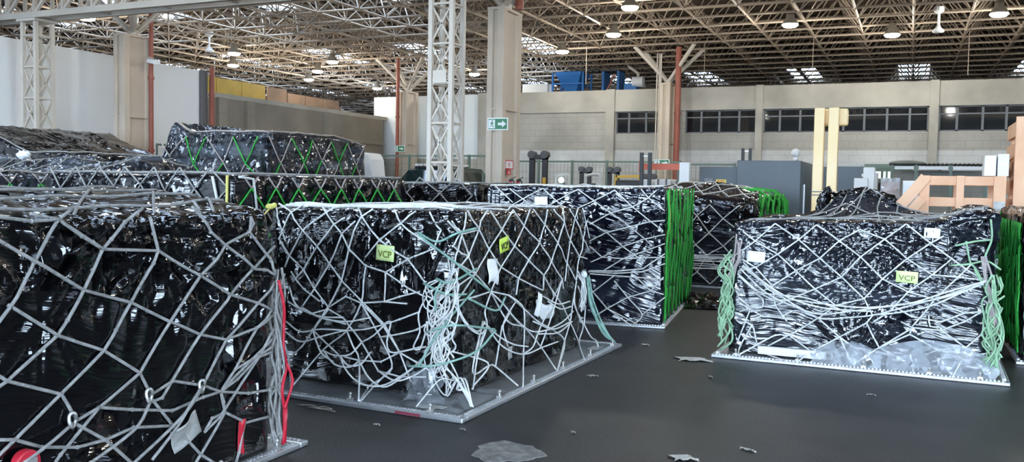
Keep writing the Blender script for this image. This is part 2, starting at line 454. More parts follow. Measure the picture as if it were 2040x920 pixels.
# ---- walls
struct('wall_left', MB().box(-17.2, -16.95, -9, 17.85, 0, 4.4), M['whitewall'], 'long white panel wall along the left of the hall', 'wall')
struct('wall_left_outer', MB().box(-38.2, -38, -9, 50.5, 0, 7), M['brown_wall'], 'dark outer wall far beyond the white wall', 'wall')
struct('wall_rear', MB().box(-38, 13, 50.5, 50.7, 0, 7), M['brown_wall'], 'dark far end wall beneath the roof', 'wall')
w = MB(); w.box(13, 13.2, -9, 1, 0, 7).box(13, 13.2, 6, 50.5, 0, 7).box(13, 13.2, 1, 6, 4.2, 7)
struct('wall_right', w, M['dark_conc'], 'unseen concrete side wall with one dock opening, darkened for reflections', 'wall')  # unseen wall, darkened so the black film reflects little light from it
w = MB(); w.box(-38, 13, -9.3, -9, 5.0, 6.9).box(-38, -19, -9.3, -9, 0, 5).box(10.5, 13, -9.3, -9, 0, 5)
for x in (-9.5, .3): w.box(x-.3, x+.3, -9.3, -9, 0, 5)
struct('wall_front', w, M['concrete'], 'open dock side wall with concrete piers and lintel', 'wall')
# low block wall continuing behind the white wall
w = MB(); w.box(-17.25, -17.0, 18.35, 26.6, 0, 3.78)
for y in (18.45, 19.55, 23.2): w.box(-17.0, -16.9, y, y+.3, 0, 3.78)
w.box(-17.0, -16.93, 18.4, 26.6, 2.9, 3.0)
struct('wall_left_block', w, M['block_x'], 'dark olive block wall running back beyond the white wall', 'wall')
struct('trim_3', MB().box(-21, -17.0, 18.35, 26.9, 3.78, 3.9), M['concrete'], 'flat concrete roof slab over the dark block wall', 'slab')
w = MB()
for y in np.arange(18.4, 22.2, 1.1): w.box(-19.05, -19.0, y+.01, y+1.09, 3.9, 4.62)
struct('wall_left_upper', w, M['yellow_wall'], 'ochre yellow cladding panels above the dark block wall', 'wall')
w = MB()
for y in np.arange(22.9, 26.8, .98): w.box(-19.05, -19.0, y+.02, y+.96, 3.9, 4.5+.1*((int(y*10)) % 2))
w.box(-19.1, -19.05, 18.3, 27, 3.9, 4.3)
struct('wall_left_boards', w, M['brown_wall'], 'brown boards beyond the yellow cladding', 'wall')
# white panels between column and back wall
w = MB(); w.box(-17.6, -13.4, 26.95, 27.15, 2.45, 4.62)
struct('wall_back_white', w, M['whitepanel'], 'tall white cladding panels behind the far lattice column', 'wall')
w = MB(); w.box(-17.6, -13.4, 26.95, 27.15, 0, 2.45)
struct('wall_back_low', w, M['concrete'], 'beige low wall under the white cladding panels', 'wall')
# concrete block wall with window band
ZL, ZS, ZH, ZTOP = 2.74, 3.26, 3.95, 4.63
XW0 = -13.4; YB = 26.95
secs = [(-8.58, -7.08), (-6.38, -4.28), (-4.06, .34), (.60, 5.2), (5.5, 10.0)]
w = MB().box(XW0, 13, YB, YB+.25, 0, ZL)
struct('wall_back_base', w, M['blocklight'], 'pale painted block course along the foot of the back wall', 'wall')
w = MB().box(XW0, 13, YB, YB+.25, ZL, ZS)
xe = [XW0] + [v for s in secs for v in s] + [13]
for i in range(0, len(xe), 2): w.box(xe[i], xe[i+1], YB, YB+.25, ZS, ZH)
struct('wall_back', w, M['block'], 'grey brown concrete block back wall with a band of dark windows', 'wall')
w = MB().box(XW0, 13, YB-.06, YB+.3, ZH, ZTOP)
struct('trim_4', w, M['concrete'], 'deep precast concrete beam along the top of the back wall', 'beam')
w = MB().box(XW0, 13, YB+.3, 33, ZTOP-.15, ZTOP)
struct('trim_5', w, M['concrete'], 'flat roof slab of the block behind the back wall', 'slab')
piers = [(-13.4, -13.0), (-8.9, -8.62), (-4.28, -4.08), (.36, .58), (5.2, 5.45)]
for i, (a, b) in enumerate(piers):
    struct('pillar', MB().box(a, b, YB-.12, YB+.1, 0, ZTOP+.02), M['concrete'],
           ['shallow concrete pier at the left end of the back wall', 'shallow concrete pier left of the first dark window', 'shallow concrete pier between the second and third dark windows',
            'shallow concrete pier between the third and fourth dark windows', 'shallow concrete pier at the far right of the window band'][i], 'pier')
mull = [[-8.17, -7.62], [-5.90, -5.36, -4.77], [-3.60, -3.03, -2.40, -1.85, -1.30, -.71, -.13], [1.04, 1.66, 2.22, 2.9, 3.6, 4.3], [6.5, 7.5, 8.6]]
for i, (a, b) in enumerate(secs):
    f = MB()
    f.box(a, b, YB+.02, YB+.10, ZS, ZS+.035).box(a, b, YB+.02, YB+.10, ZH-.035, ZH).box(a, a+.035, YB+.02, YB+.10, ZS, ZH).box(b-.035, b, YB+.02, YB+.10, ZS, ZH)
    f.box(a, b, YB+.03, YB+.09, ZH-.235, ZH-.195)
    for x in mull[i]: f.box(x-.03, x+.03, YB+.02, YB+.10, ZS, ZH)
    fo = struct('window_%d' % (k+1+i), f, M['frame'], ['short dark window band nearest the left of the back wall', 'dark window band right of the red pipe column', 'longest dark window band behind the cream yellow posts', 'dark window band above the wooden crates', 'dark window band at the far right end'][i], 'window')
    MB().box(a+.02, b-.02, YB+.055, YB+.065, ZS+.02, ZH-.02).build('pane', M['glass'], fo)

# ---- concrete columns with inverted strut pyramids
def column(x, y, label, ztop=4.7):
    t = empty('concrete_column', label, 'column', (x, y, 0), kind='structure')
    m = MB(); a, b = .16, .40
    # H-like section with a groove on each broad side
    prof = [(-a, -b), (a, -b), (a, -b+.16), (a-.05, -b+.20), (a-.05, b-.20), (a, b-.16), (a, b), (-a, b), (-a, b-.16), (-a+.05, b-.20), (-a+.05, -b+.20), (-a, -b+.16)]
    prof = [(-a, -b), (-.05, -b), (-.05, -b+.05), (.03, -b+.05), (.03, -b), (a, -b)] + prof[2:]
    m.prism(prof, 0, ztop, axis='z')
    m.build('shaft', M['conc_col'], t, bevel=.012)
    m = MB().box(-a-.004, a+.004, -b-.004, b+.004, ztop-.05, ztop)
    m.box(-a-.006, a+.006, -b-.006, b+.006, 2.9, 2.92); m.build('cap', M['conc_col'], t)
    s = MB().cyl((0, 0, ztop), (0, 0, ztop+.12), .12, 10)
    for q in (-1, 1):
        for r in (-1, 1):
            s.cyl((q*.03, r*.05, ztop+.08), (q*.9, r*.6, ZB), .06, 8)
    s.build('strut_pyramid', M['lattice'], t)
    return t
column(-6.78, 14.62, 'thick concrete column with exit sign and fire extinguisher')
column(-15.73, 14.5, 'concrete column standing against the white wall')
column(-15.8, 26.3, 'far concrete column in front of the white cladding')
column(-6.8, 26.4, 'concrete column against the back wall beside the red pipe')
def pipe(x, y, z0, z1, r, label, elbow=None):
    m = MB().cyl((x, y, z0), (x, y, z1), r, 14)
    for z in np.arange(z0+.6, z1, 1.6): m.cyl((x, y, z-.03), (x, y, z+.03), r+.018, 14)
    m.box(x-r-.03, x+r+.03, y, y+.14, z0+1.2, z0+1.24)
    tag(m.build('drain_pipe', M['rust'], None, smooth=False), label, 'pipe', kind='structure')
pipe(-6.44, 26.14, 0, 5.75, .085, 'rust red drain pipe on the column at the back wall')
pipe(-15.46, 14.74, 0, 5.75, .05, 'rust red drain pipe beside the column at the white wall')
pipe(-15.86, 25.72, 0, 5.75, .06, 'thin rust red drain pipe before the white cladding')
pipe(-6.55, 14.72, 4.72, 5.75, .075, 'short rust red pipe stub above the thick concrete column')
pipe(-16.8, 18.05, 0, 4.5, .065, 'rust red pipe at the end of the white wall')
m = MB()
for x in (-7.10, -7.03, -6.98): m.cyl((x, 26.2, 0), (x, 26.2, 5.6), .022, 8)
tag(m.build('conduit', M['lattice']), 'thin grey conduits running up beside the back wall column', 'conduit', kind='structure')
m = MB().box(-16.94, -16.90, 17.75, 18.0, 0, 4.42)
tag(m.build('trim_6', M['frame']), 'dark end post of the white wall', 'trim', kind='structure')

# ---- lattice columns and the truss they carry
def lattice(x, y, label, ztop=4.66):
    t = empty('lattice_column', label, 'column', (x, y, 0), kind='structure')
    h = .185
    for sx in (-1, 1):
        for sy in (-1, 1):
            m = MB().box(sx*h-.035, sx*h+.035, sy*h-.035, sy*h+.035, 0, ztop); m.build('leg', M['lattice'], t)
    m = MB(); st = .62
    nlev = int((ztop-.1)/st)
    for q in range(nlev+1):
        z = .05+q*st
        for (ax, ay, bx, by) in ((-h,-h,h,-h), (h,-h,h,h), (h,h,-h,h), (-h,h,-h,-h)):
            m.bar((ax, ay, z), (bx, by, z), .03, .03)
            if q < nlev:
                m.bar((ax, ay, z), (bx, by, z+st), .018, .026); m.bar((bx, by, z), (ax, ay, z+st), .018, .026)
    m.build('lacing', M['lattice'], t)
    MB().box(-.27, .27, -.27, .27, ztop, ztop+.05).box(-.3, .3, -.3, .3, 0, .03).build('end_plate', M['lattice'], t)
    return t
lattice(-16.18, 12.5, 'cream lattice column standing before the white wall')
lc = lattice(-6.81, 12.5, 'cream lattice column beside the thick concrete column')
# small faded plate on the centre lattice column
MB().box(-.12, .12, -.235, -.225, 3.15, 3.35).build('number_plate', M['lattice'], lc)
m = MB()
for yy in (12.3, 12.7):
    m.bar((-24, yy, 4.78), (10, yy, 4.78), .10, .12); m.bar((-24, yy, 5.62), (10, yy, 5.62), .10, .10)
    x = -24.0; up = True
    while x < 9.4:
        m.bar((x, yy, 4.8), (x, yy, 5.6), .06, .06); m.bar((x, yy, 4.8), (x+.8, yy, 5.6), .055, .055); x += .8
for x in np.arange(-24, 10, 1.6): m.bar((x, 12.3, 4.78), (x, 12.7, 4.78), .05, .05)
struct('trim_7', m, M['girder'], 'cream lattice girder crossing the hall on two lattice columns', 'girder', recalc=False)
# thin hanger rods and cable trays under the roof
m = MB()
for (x, y) in ((-2.6, 25.6), (1.2, 25.8), (-9.0, 25.2), (-5.6, 25.8)): m.cyl((x, y, 4.63), (x, y, 5.78), .009, 6)
struct('trim_8', m, M['steel_dk'], 'thin hanger rods between back wall and roof', 'rod')
# ---- high bay lamps
lamp_spots = [(-2.8, 22.2), (-.6, 24.4), (1.6, 22.3), (-7.2, 22.2), (-5.8, 19.0), (-9.5, 24.5), (-17.5, 24.3), (-19.5, 26.2), (-21.4, 28.2), (-20.5, 31.6), (-14.4, 28.5), (-19.4, 21.8), (-21.4, 24.0), (-18.8, 15.9)]
lamp_lab = ['glowing round high bay lamp above the second window band', 'glowing high bay lamp above the long window band near the back wall', 'glowing high bay lamp highest at the far right of the roof', 'glowing high bay lamp right of the thick concrete column',
 'topmost glowing high bay lamp just right of the thick concrete column', 'small glowing high bay lamp above the blue hopper', 'glowing high bay lamp under the long skylight strip, nearest of a row', 'glowing high bay lamp second in the row under the long skylight strip',
 'glowing high bay lamp third in the row under the long skylight strip', 'glowing high bay lamp left of the white cladding', 'bluish glowing lamp seen right of the central lattice column', 'upper of two glowing lamps above the end of the white wall',
 'lower of two glowing lamps above the end of the white wall', 'large glowing lamp hung under the girder beside the left lattice column']
added_lamps = [(-11, 14), (-2.5, 14.5), (3.5, 14.5), (-7.0, 7.5), (1.5, 8), (-12, 8), (5.5, 19), (6, 25)]  # lamps added beyond the visible ones to help light the hall
M['lens'] = mat('lamp lens', (.9,.95,.9), .3, emis=(.95,1.0,.86), estr=22)
LAMP_W = 95
def lamp(x, y, label, z=5.52):
    t = empty('high_bay_lamp', label, 'lamp', (x, y, z), group='high bay lamps under the roof')
    MB().lathe([(.05, .30), (.09, .29), (.10, .16), (.15, .10), (.19, .03), (.195, .01), (.17, .01)], n=20).build('housing', M['bell'], t, smooth=True)
    MB().lathe([(.19, .01), (.19, -.01), (.15, -.05), (.02, -.07)], n=20).build('lens', M['lens'], t, smooth=True)
    MB().cyl((0, 0, .28), (0, 0, ZB-z), .012, 6).build('hanger', M['steel'], t)
    l = bpy.data.lights.new('lamp light', 'POINT'); l.shadow_soft_size = .1; l.energy = LAMP_W; l.color = (1, .96, .88)
    lo = bpy.data.objects.new('lamp_light', l); lo.location = (0, 0, -.16); link(lo, t)
for p, lb in zip(lamp_spots, lamp_lab): lamp(*p, lb)
for i, p in enumerate(added_lamps): lamp(*p, 'added high bay lamp helping to light the hall')
P1R='''39,1425 -28,1383 -152,1213 -267,1045 -332,959
426,1425 321,1362 245,1287 198,1244 142,1154 86,1072 2,951 -47,893 -271,740 -335,709
468,1382 489,1302 511,1219 480,1161 354,987 262,871 193,789 -28,637 -237,492 -328,434
1172,1367 1185,1328 1153,1283 945,1225 879,1155 762,1079 589,866 402,648 161,538 -28,373 -69,330
1375,1194 1174,1080 983,959 790,773 605,570 540,499 471,494
1376,993 1211,888 979,718 812,506
1377,849 1216,750 1053,546 931,450 961,334 783,155 738,112
1365,720 1254,591 1057,422 917,317 808,264
-328,1320 -152,1213 86,1072 354,987 589,866 790,773 979,718 1216,750 1377,805
-159,1411 -28,1383 143,1279 198,1244 511,1219 762,1079 983,959 1211,888 1360,828
739,1428 797,1379 850,1295 945,1225 1174,1080 1277,1067 1345,1030
1172,1367 1153,1283 1323,1114 1345,1030
-267,1045 -47,893 193,789 402,648 465,539
-334,789 -271,740 -28,637 39,521
38,495 201,380 356,220
465,519 604,347 783,155 880,85
465,527 608,569 812,506 931,450 1156,393 1328,377
39,503 161,538 357,483 604,422 808,447 931,450
-317,512 -237,492 -116,429 55,384 201,380 357,399 604,347
437,505,30 340,410,50 144,333,50 65,310,50
22,501,20 -100,452,40 -246,398,50
790,513,20 676,456,60 577,354,60 420,235,60
790,505,20 660,421,50 513,345,60 301,245,60
931,450 1069,488 1254,591 1357,621
931,450 1108,536 1356,664
1053,546 1188,577 1361,591
961,334 1129,237 1329,224
931,450 954,389 961,334 865,324 815,275
1156,393 1328,377 1358,389
1129,237 1070,88 1050,30
797,1379 780,1417 749,1456
-28,1383 -153,1380 -327,1405
198,1244 88,1308 -28,1383'''
P2F='''-663,1391 -529,1328 -407,1193 -277,1075 -167,947 -54,828 116,695 337,526 466,330 564,126
-246,1382 -208,1334 -119,1246 -40,1181 17,1070 172,954 358,916 554,804 686,758
86,1372 127,1314 302,1150 460,1065 551,1022 684,863 731,776
404,1374 496,1275 755,1105
701,1364 798,1239
-423,1389 -529,1328 -641,1118 -571,1003
216,1372 127,1314 17,1070 -54,828 -146,665 -357,381 -429,289 -556,182
-139,1370 -208,1334 -407,1193 -541,989 -585,901
-13,1302 -119,1246 -277,1075 -400,891 -501,788
73,1279 -40,1181 -167,947 -302,747 -431,594
588,1368 496,1275 302,1150 171,1014
798,1239 755,1105 551,1022 358,916 172,954
172,954 151,833 126,670 -9,451 -227,281 -280,45,308
358,916 335,696 534,696
-641,1118 -541,989 -400,891 -302,747 -178,613
-526,869 -398,740 -254,653
-692,1367 -647,1255 -586,1100
-178,601 -357,381
-178,613 -12,709 126,670
126,670 335,696 469,743 639,791
126,670 294,429 398,208 205,47 378,45,371
126,670 319,524 466,330 604,277 765,239
-178,601 -38,547 129,376 279,176 477,153 690,176
13,457,30 88,346,50 143,250,50 380,45,386
431,220,50 299,89,60 387,45,366
6,455,20 185,483,30 333,528,20 471,577 641,646
307,433,20 464,469,20 622,517 726,580
-357,381 -328,431 -251,375 -72,254 108,237 301,246 475,338 687,395
-407,599,30 -214,539,50 18,528,50 235,574,40
-544,636,30 -405,590,50 -199,551,70 -1,557,50
-538,752,20 -462,623,40 -300,559,50 18,509,50
-566,476,20 -412,413,40 -213,451,50 28,461,50
-575,396,20 -403,338,50 -213,394,50 0,458,50
-204,288,30 -118,269,50 -35,266,50 59,285,40 150,382,30
-27,268,60 58,182,100 154,106,100 274,83,100 400,104,80 600,232,60 712,349,40
-188,293,50 -50,206,90 89,200,80 143,250,50
-12,273,80 80,214,100 178,228,80 245,323,50
-305,437,30 -204,281,60 -72,221,80
143,250,50 246,142,80 379,83,80 516,161,60 747,369,30
333,528,20 404,557,30 372,407,30 399,335,30 487,342,20 645,391
320,191,60 486,140,80 643,201,60 769,299,30
150,382,30 252,440,30 350,533,20
704,763,30 651,635,50 665,509,50 612,396,50 661,381,40 703,510,30
-431,594 -349,549 -178,601
-601,415,30 -549,285,50 -514,194,50 -280,45,308'''
P2R='''-1049,1364 -1119,1229 -1240,930 -1327,787
-703,1376 -822,1296 -867,1230 -1008,1050 -1240,930
-265,1369 -458,1219 -675,1078 -888,908 -1083,783 -1184,736
63,1367 -50,1233 -225,1077 -464,925 -630,752
431,1362 372,1232 241,1082 42,950 -138,810 -180,679
785,1356 744,1243 637,1058 498,906 318,797 335,673
1157,1359 1073,1257 972,1060 909,859 870,695
1403,1234 1252,1075 1184,902 1168,740
-1019,1374 -867,1230 -675,1078 -464,925 -138,810 324,666
-661,1368 -458,1219 -225,1077 42,950 318,797 580,636 605,575
-265,1369 -50,1233 241,1082 498,906 796,725 837,629
134,1366 372,1232 637,1058 909,859 1159,670
576,1359 744,1243 972,1060 1184,902 1426,867
943,1358 1073,1257 1252,1075 1477,937
1274,1362 1378,1210 1483,1060
-1308,1309 -1141,1215 -867,1230
-1240,930 -1008,1050 -1141,1215 -1251,1308
-1141,1215 -1232,1131 -1121,1071 -1008,1050
-1008,1050 -888,908 -630,752 -311,688 -168,632
-888,908 -1223,829
-630,752 -890,737 -1184,736
605,575 706,642 796,725
-1243,1026 -888,908
-669,750,20 -783,618,30 -746,500,30 -884,309,30 -883,45,-8
-726,496,20 -505,311,50 -121,189,50 277,185,50 635,177,40
-311,688 -30,550 273,402 551,303 888,140 114,45,261
-168,632 -305,550 -410,451 -354,285,20
-211,638,20 -94,560,30 -89,399,40 -99,185,40 -620,45,281
-630,744 -321,480 -2,384 338,175 87,45,255
558,582,20 289,403,40 165,326,50 67,222,50 -121,189,50
748,726,20 506,464,40 377,349,50 223,197,50
1159,670 1069,460 1015,301 888,140 54,45,278
1168,740 1120,454 1357,231 1260,74 610,45,303
580,636 834,468 1015,301 1260,74
324,615,20 617,518,40 929,506,30
436,559,20 678,466,40 957,456,30
57,435,50 467,315,60 940,313,30
143,318,60 559,272,70 965,315,40
434,324,50 719,348,50 1010,403,30
1120,454 1288,270 1384,228 1414,401 1201,618
1306,241,30 1305,130,100 1187,118,200 1108,78,250
-669,750,20 -498,644,40 -239,473,50 38,354,60 490,311,50
-812,546,30 -616,415,60 -346,307,60 -57,242,60
-1238,744,30 -1141,592,60 -947,493,60 -799,546,40
-1237,708,30 -1121,554,70 -926,472,70 -784,507,50
-793,543,20 -903,181 -642,181 -530,153 -609,45,234
-875,289 -741,203,50 -893,45,-24
-530,153 -428,454 -278,555
-687,489 -829,357 -859,279 -1210,381'''
P3F='''-240,1539 -69,1397 113,1257
178,1535 368,1407 562,1274 702,1187 957,992 1044,916
596,1537 812,1349 1019,1191 1162,1089
903,1548 990,1454 1173,1313
-636,1520 -480,1411 -277,1276
-829,1564 -602,1367
-240,1539 -480,1411 -736,1264
178,1535 -69,1397 -366,1215
602,1531 368,1407 171,1316
1072,1540 990,1454 812,1349 562,1274 322,1136
291,1175 521,1051 709,898 941,742
327,889 476,768 718,761 1186,798
326,946 521,1051 1019,1191 1176,1207
343,705 476,768 709,898 957,992 1180,1050
503,620 718,761 961,856 1182,949
328,606 636,615 943,657 1185,837
335,572 620,563 872,557 1176,549
316,594 636,592 944,623 1188,725
620,563 380,366 321,415
338,416 380,366 548,185 874,39
621,505 781,325 951,140 874,39 901,45,303
404,84 548,185 781,325 1040,413 1176,572
872,557 1040,413 1181,380
951,140 1198,348
548,185 875,45,277'''
P5F='''-1011,988 -889,1088 -713,1258
-1042,797 -877,844 -681,976 -499,1118 -351,1257
-851,596 -721,680 -516,832 -310,958 -149,1124 16,1230
-688,500 -587,554 -344,677 -121,800 33,989 224,1153 389,1292
-268,476 -163,539 75,619 217,803 408,990 588,1134 687,1199
157,419 292,528 427,702 611,862 756,1008
380,438 466,397 579,555 638,655 819,861 906,969
-713,1258 -499,1118 -310,958 -121,800 71,619
-1007,1177 -889,1088 -681,976 -516,832 -344,677 -163,539
-1008,917 -877,844 -721,680 -688,500 -580,359
-351,1257 -249,1197 -149,1124 33,989 217,803 427,702 638,655
16,1230 224,1153 408,990 611,862 820,853 1006,839
389,1292 588,1134 756,1008 890,908 1005,847
-998,894 -761,649 -573,550 -309,413
-970,45,227 -679,224 -554,240 -309,413 -163,539
-1023,322 -892,300 -807,76 -567,45,261
-892,300 -997,86 -970,45,227
-807,76 -554,240
-309,413 -119,260 -2,180 347,133
-119,260 -355,105 -442,45,318
-554,240 -355,105 -298,83
-119,260 103,406 150,477 75,619
-119,260 1,45,133
103,406 157,294 214,196 482,398
214,196 15,45,150
214,196 347,133
456,334 678,218 881,177
456,334 214,196
466,397 456,334
482,393 699,390 893,256 974,208
699,390 873,478 1005,575
678,218 582,165
678,218 892,265
893,256 1012,387 1019,491
881,177 789,45,313
893,256 881,177 1141,246
294,582 463,489 696,464 870,551
694,616 870,551 1009,575
597,511,20 612,419,40 678,423,30 699,393,20
-894,619,20 -797,552,40 -803,477,40 -901,468,30
-1035,560 -906,465 -688,500
-1033,512 -798,388 -640,391 -530,465
-1007,419 -906,465 -1022,131
501,45,323 481,93 463,158
-1001,849,30 -754,678,50 -526,531,50 -305,419,40 -50,444,40 157,483,40 397,568,40 706,687,50 1022,843,40
-1010,826,50 -771,623,70 -545,523,70 -295,458,60 -50,500,60 176,549,60 475,619,60 743,733,60 1015,835,50
-1032,778,50 -750,575,50 -483,567,50 -222,549,50 73,544,50 396,596,60 707,679,60 1004,813,50
-986,861,60 -795,724,80 -567,592,80 -282,521,80 -7,515,80 158,519,80
-1017,755,50 -841,626,60 -615,605,60 -395,592,60 -51,490,50
156,481,30 359,522,50 594,593,60 820,717,60 1022,836,50'''
M['straw'] = mat('frayed beige cord', (.62,.56,.42), .8, var=.3, vscale=20)
WS = (-11.05, 8.3, 1.86)
LAB=dict(p2a=(0.361, 1.057),p2b=(-0.427, 1.1),p2c=(-0.585, 0.903),p2d=(0.354, 0.501),p2e=(-0.315, 0.23),p3a=(-0.255, 1.387),p5a=(-0.875, 0.943),p5b=(0.597, 1.221),p5c=(0.414, 0.833),p4a=(-.78,.95))
SCRAP=(0.677, 0.301);REDS=(1.089, 0.171);REDT=(-0.208, 0.422)
RINGPTS=[(0.437, 0.536), (0.014, 0.517), (0.78, 0.511)]
# ================================================================== WRAPPED LOADS AND NETS
def rounded_rect(x0, x1, y0, y1, r, step):
    pts = []; nor = []
    def seg(ax, ay, bx, by, nx, ny):
        L_ = math.hypot(bx-ax, by-ay); n = max(2, int(L_/step))
        for i in range(n):
            t = i/n; pts.append((ax+(bx-ax)*t, ay+(by-ay)*t)); nor.append((nx, ny))
    def arc(cx, cy, a0):
        n = max(3, int(r*PI/2/step))
        for i in range(n):
            a = a0+PI/2*i/n; pts.append((cx+r*math.cos(a), cy+r*math.sin(a))); nor.append((math.cos(a), math.sin(a)))
    seg(x0+r, y0, x1-r, y0, 0, -1); arc(x1-r, y0+r, -PI/2)
    seg(x1, y0+r, x1, y1-r, 1, 0); arc(x1-r, y1-r, 0)
    seg(x1-r, y1, x0+r, y1, 0, 1); arc(x0+r, y1-r, PI/2)
    seg(x0, y1-r, x0, y0+r, -1, 0); arc(x0+r, y0+r, PI)
    return np.array(pts), np.array(nor)

def wrapped_load(parent, box, H, material, seed=0, step=.03, r=.07, rt=.06, drape=.022, bulge=.03, streak=.004, ztop=None, mod=None, toplump=.03, flare=0.0, fans=(), dfreq=9.0, drop=.55, name='wrapped_load'):
    """film-wrapped stack: rounded box whose skin is pushed into folds. box in the pallet's own frame"""
    x0, x1, y0, y1 = box; zb = .035
    P2, N2 = rounded_rect(x0, x1, y0, y1, r, step)
    n = len(P2); cx, cy = (x0+x1)/2, (y0+y1)/2
    nz = max(4, int((H-rt-zb)/step)); rings = []; norms = []; tops = []
    for z in np.linspace(zb, H-rt, nz):
        rings.append(np.c_[P2, np.full(n, z)]); norms.append(np.c_[N2, np.zeros(n)]); tops.append(0)
    for a in np.linspace(0, PI/2, 4)[1:]:
        d = rt*(1-math.cos(a)); z = H-rt+rt*math.sin(a)
        rings.append(np.c_[P2-N2*d, np.full(n, z)]); norms.append(np.c_[N2*math.cos(a), np.full(n, math.sin(a))]); tops.append(a/(PI/2))
    Pin = P2-N2*rt; mtop = max(5, int(min(x1-x0, y1-y0)/2/(step*1.4)))
    for k in range(1, mtop):
        s = 1-k/mtop
        rings.append(np.c_[(Pin[:,0]-cx)*s+cx, (Pin[:,1]-cy)*s+cy, np.full(n, H)]); norms.append(np.tile([0,0,1.0], (n, 1))); tops.append(1)
    V = np.concatenate(rings); Nn = np.concatenate(norms); top = np.repeat(tops, n)
    S = np.array([seed*7.3, seed*3.1, seed*5.7])
    Wp = V + S
    warp = np.c_[pnoise(Wp*1.7), pnoise(Wp*1.7+9.1), pnoise(Wp*1.7+4.4)]*.35
    low = pnoise(Wp*1.3)*bulge + pnoise(Wp*3.1+5)*bulge*.5
    hz = (V[:,2]/H).clip(0, 1)
    wgt = np.clip((hz-drop)/.3, 0, 1)*.9+.1
    zone = np.clip(pnoise(Wp*1.1+31)*2.2+.6, .15, 1)
    q = np.c_[Wp[:,0]*dfreq, Wp[:,1]*dfreq, Wp[:,2]*2.6] + warp*dfreq*.55
    fold = (ridged(q, 3)-.3)*drape*wgt*zone + (ridged(q*1.9+3, 2)-.4)*drape*.45*wgt*zone
    q2 = np.c_[Wp[:,0]*1.5, Wp[:,1]*1.5, Wp[:,2]*22] + warp*3
    stre = pnoise(q2)*streak*(1.1-wgt)
    disp = low*(1-.5*top) + (fold+stre)*(1-top) + top*(pnoise(Wp*np.array([2.2,2.2,0])+2)*toplump + (ridged(Wp*np.array([7,7,0])+warp*4, 3)-.4)*toplump*.5)
    if flare: disp = disp + flare*np.exp(-(V[:,2]-zb)/.06)*(top == 0)*(.6+.8*pnoise(Wp*4))
    if mod is not None: disp = disp + mod(V, top)
    for (axis, u, z, A, R_f, kf) in fans:          # folds radiating from a point where the film is gathered
        c = V[:,1] if axis == 'R' else V[:,0]
        on = (Nn[:,0] > .7) if axis == 'R' else (Nn[:,1] < -.7)
        dx, dz = c-u, V[:,2]-z; d = np.hypot(dx, dz); an = np.arctan2(dz, dx)
        ph = an*kf + pnoise(np.c_[np.cos(an)*2, np.sin(an)*2, d*1.5+u*7])*2.2
        disp = disp + np.where(on, A*np.exp(-((d-.06).clip(0)/R_f)**1.5)*(np.abs(np.sin(ph))-.5)*np.clip(d/.05, 0, 1), 0)
    V = V + Nn*disp[:, None]
    if ztop is not None:
        f = ztop(V[:,0], V[:,1])/H
        V[:,2] = np.where(V[:,2] > zb+.01, zb+(V[:,2]-zb)*(1+(f-1)*np.clip(V[:,2]/H, 0, 1)), V[:,2])
    V[:,2] = np.maximum(V[:,2], .035)
    F = []
    R_ = len(rings)
    for i in range(R_-1):
        for k in range(n):
            k2 = (k+1) % n
            F.append((i*n+k, i*n+k2, (i+1)*n+k2, (i+1)*n+k))
    F.append(tuple((R_-1)*n+k for k in range(n))); F.append(tuple(range(n-1, -1, -1)))
    me = bpy.data.meshes.new(name); me.from_pydata(V.tolist(), [], F)
    me.polygons.foreach_set('use_smooth', [True]*len(me.polygons)); me.materials.append(material)
    o = link(bpy.data.objects.new(name, me), parent)
    o['_'] = 0; del o['_']
    return o, BVHTree.FromPolygons([tuple(v) for v in V], F)

def catmull(P, step):
    P = np.asarray(P, float)
    if len(P) < 3: return resample(P, step)
    Q = np.vstack([2*P[0]-P[1], P, 2*P[-1]-P[-2]]); out = []
    for i in range(1, len(Q)-2):
        n = max(2, int(np.linalg.norm(Q[i+1]-Q[i])/step))
        for t in np.linspace(0, 1, n, endpoint=False):
            a, b, c, d = Q[i-1], Q[i], Q[i+1], Q[i+2]
            out.append(.5*((2*b)+(-a+c)*t+(2*a-5*b+4*c-d)*t*t+(-a+3*b-3*c+d)*t**3))
    out.append(P[-1]); return np.array(out)
def resample(P, step):
    P = np.asarray(P, float); out = []
    for i in range(len(P)-1):
        n = max(1, int(np.linalg.norm(P[i+1]-P[i])/step))
        for t in np.linspace(0, 1, n, endpoint=False): out.append(P[i]+(P[i+1]-P[i])*t)
    out.append(P[-1]); return np.array(out)

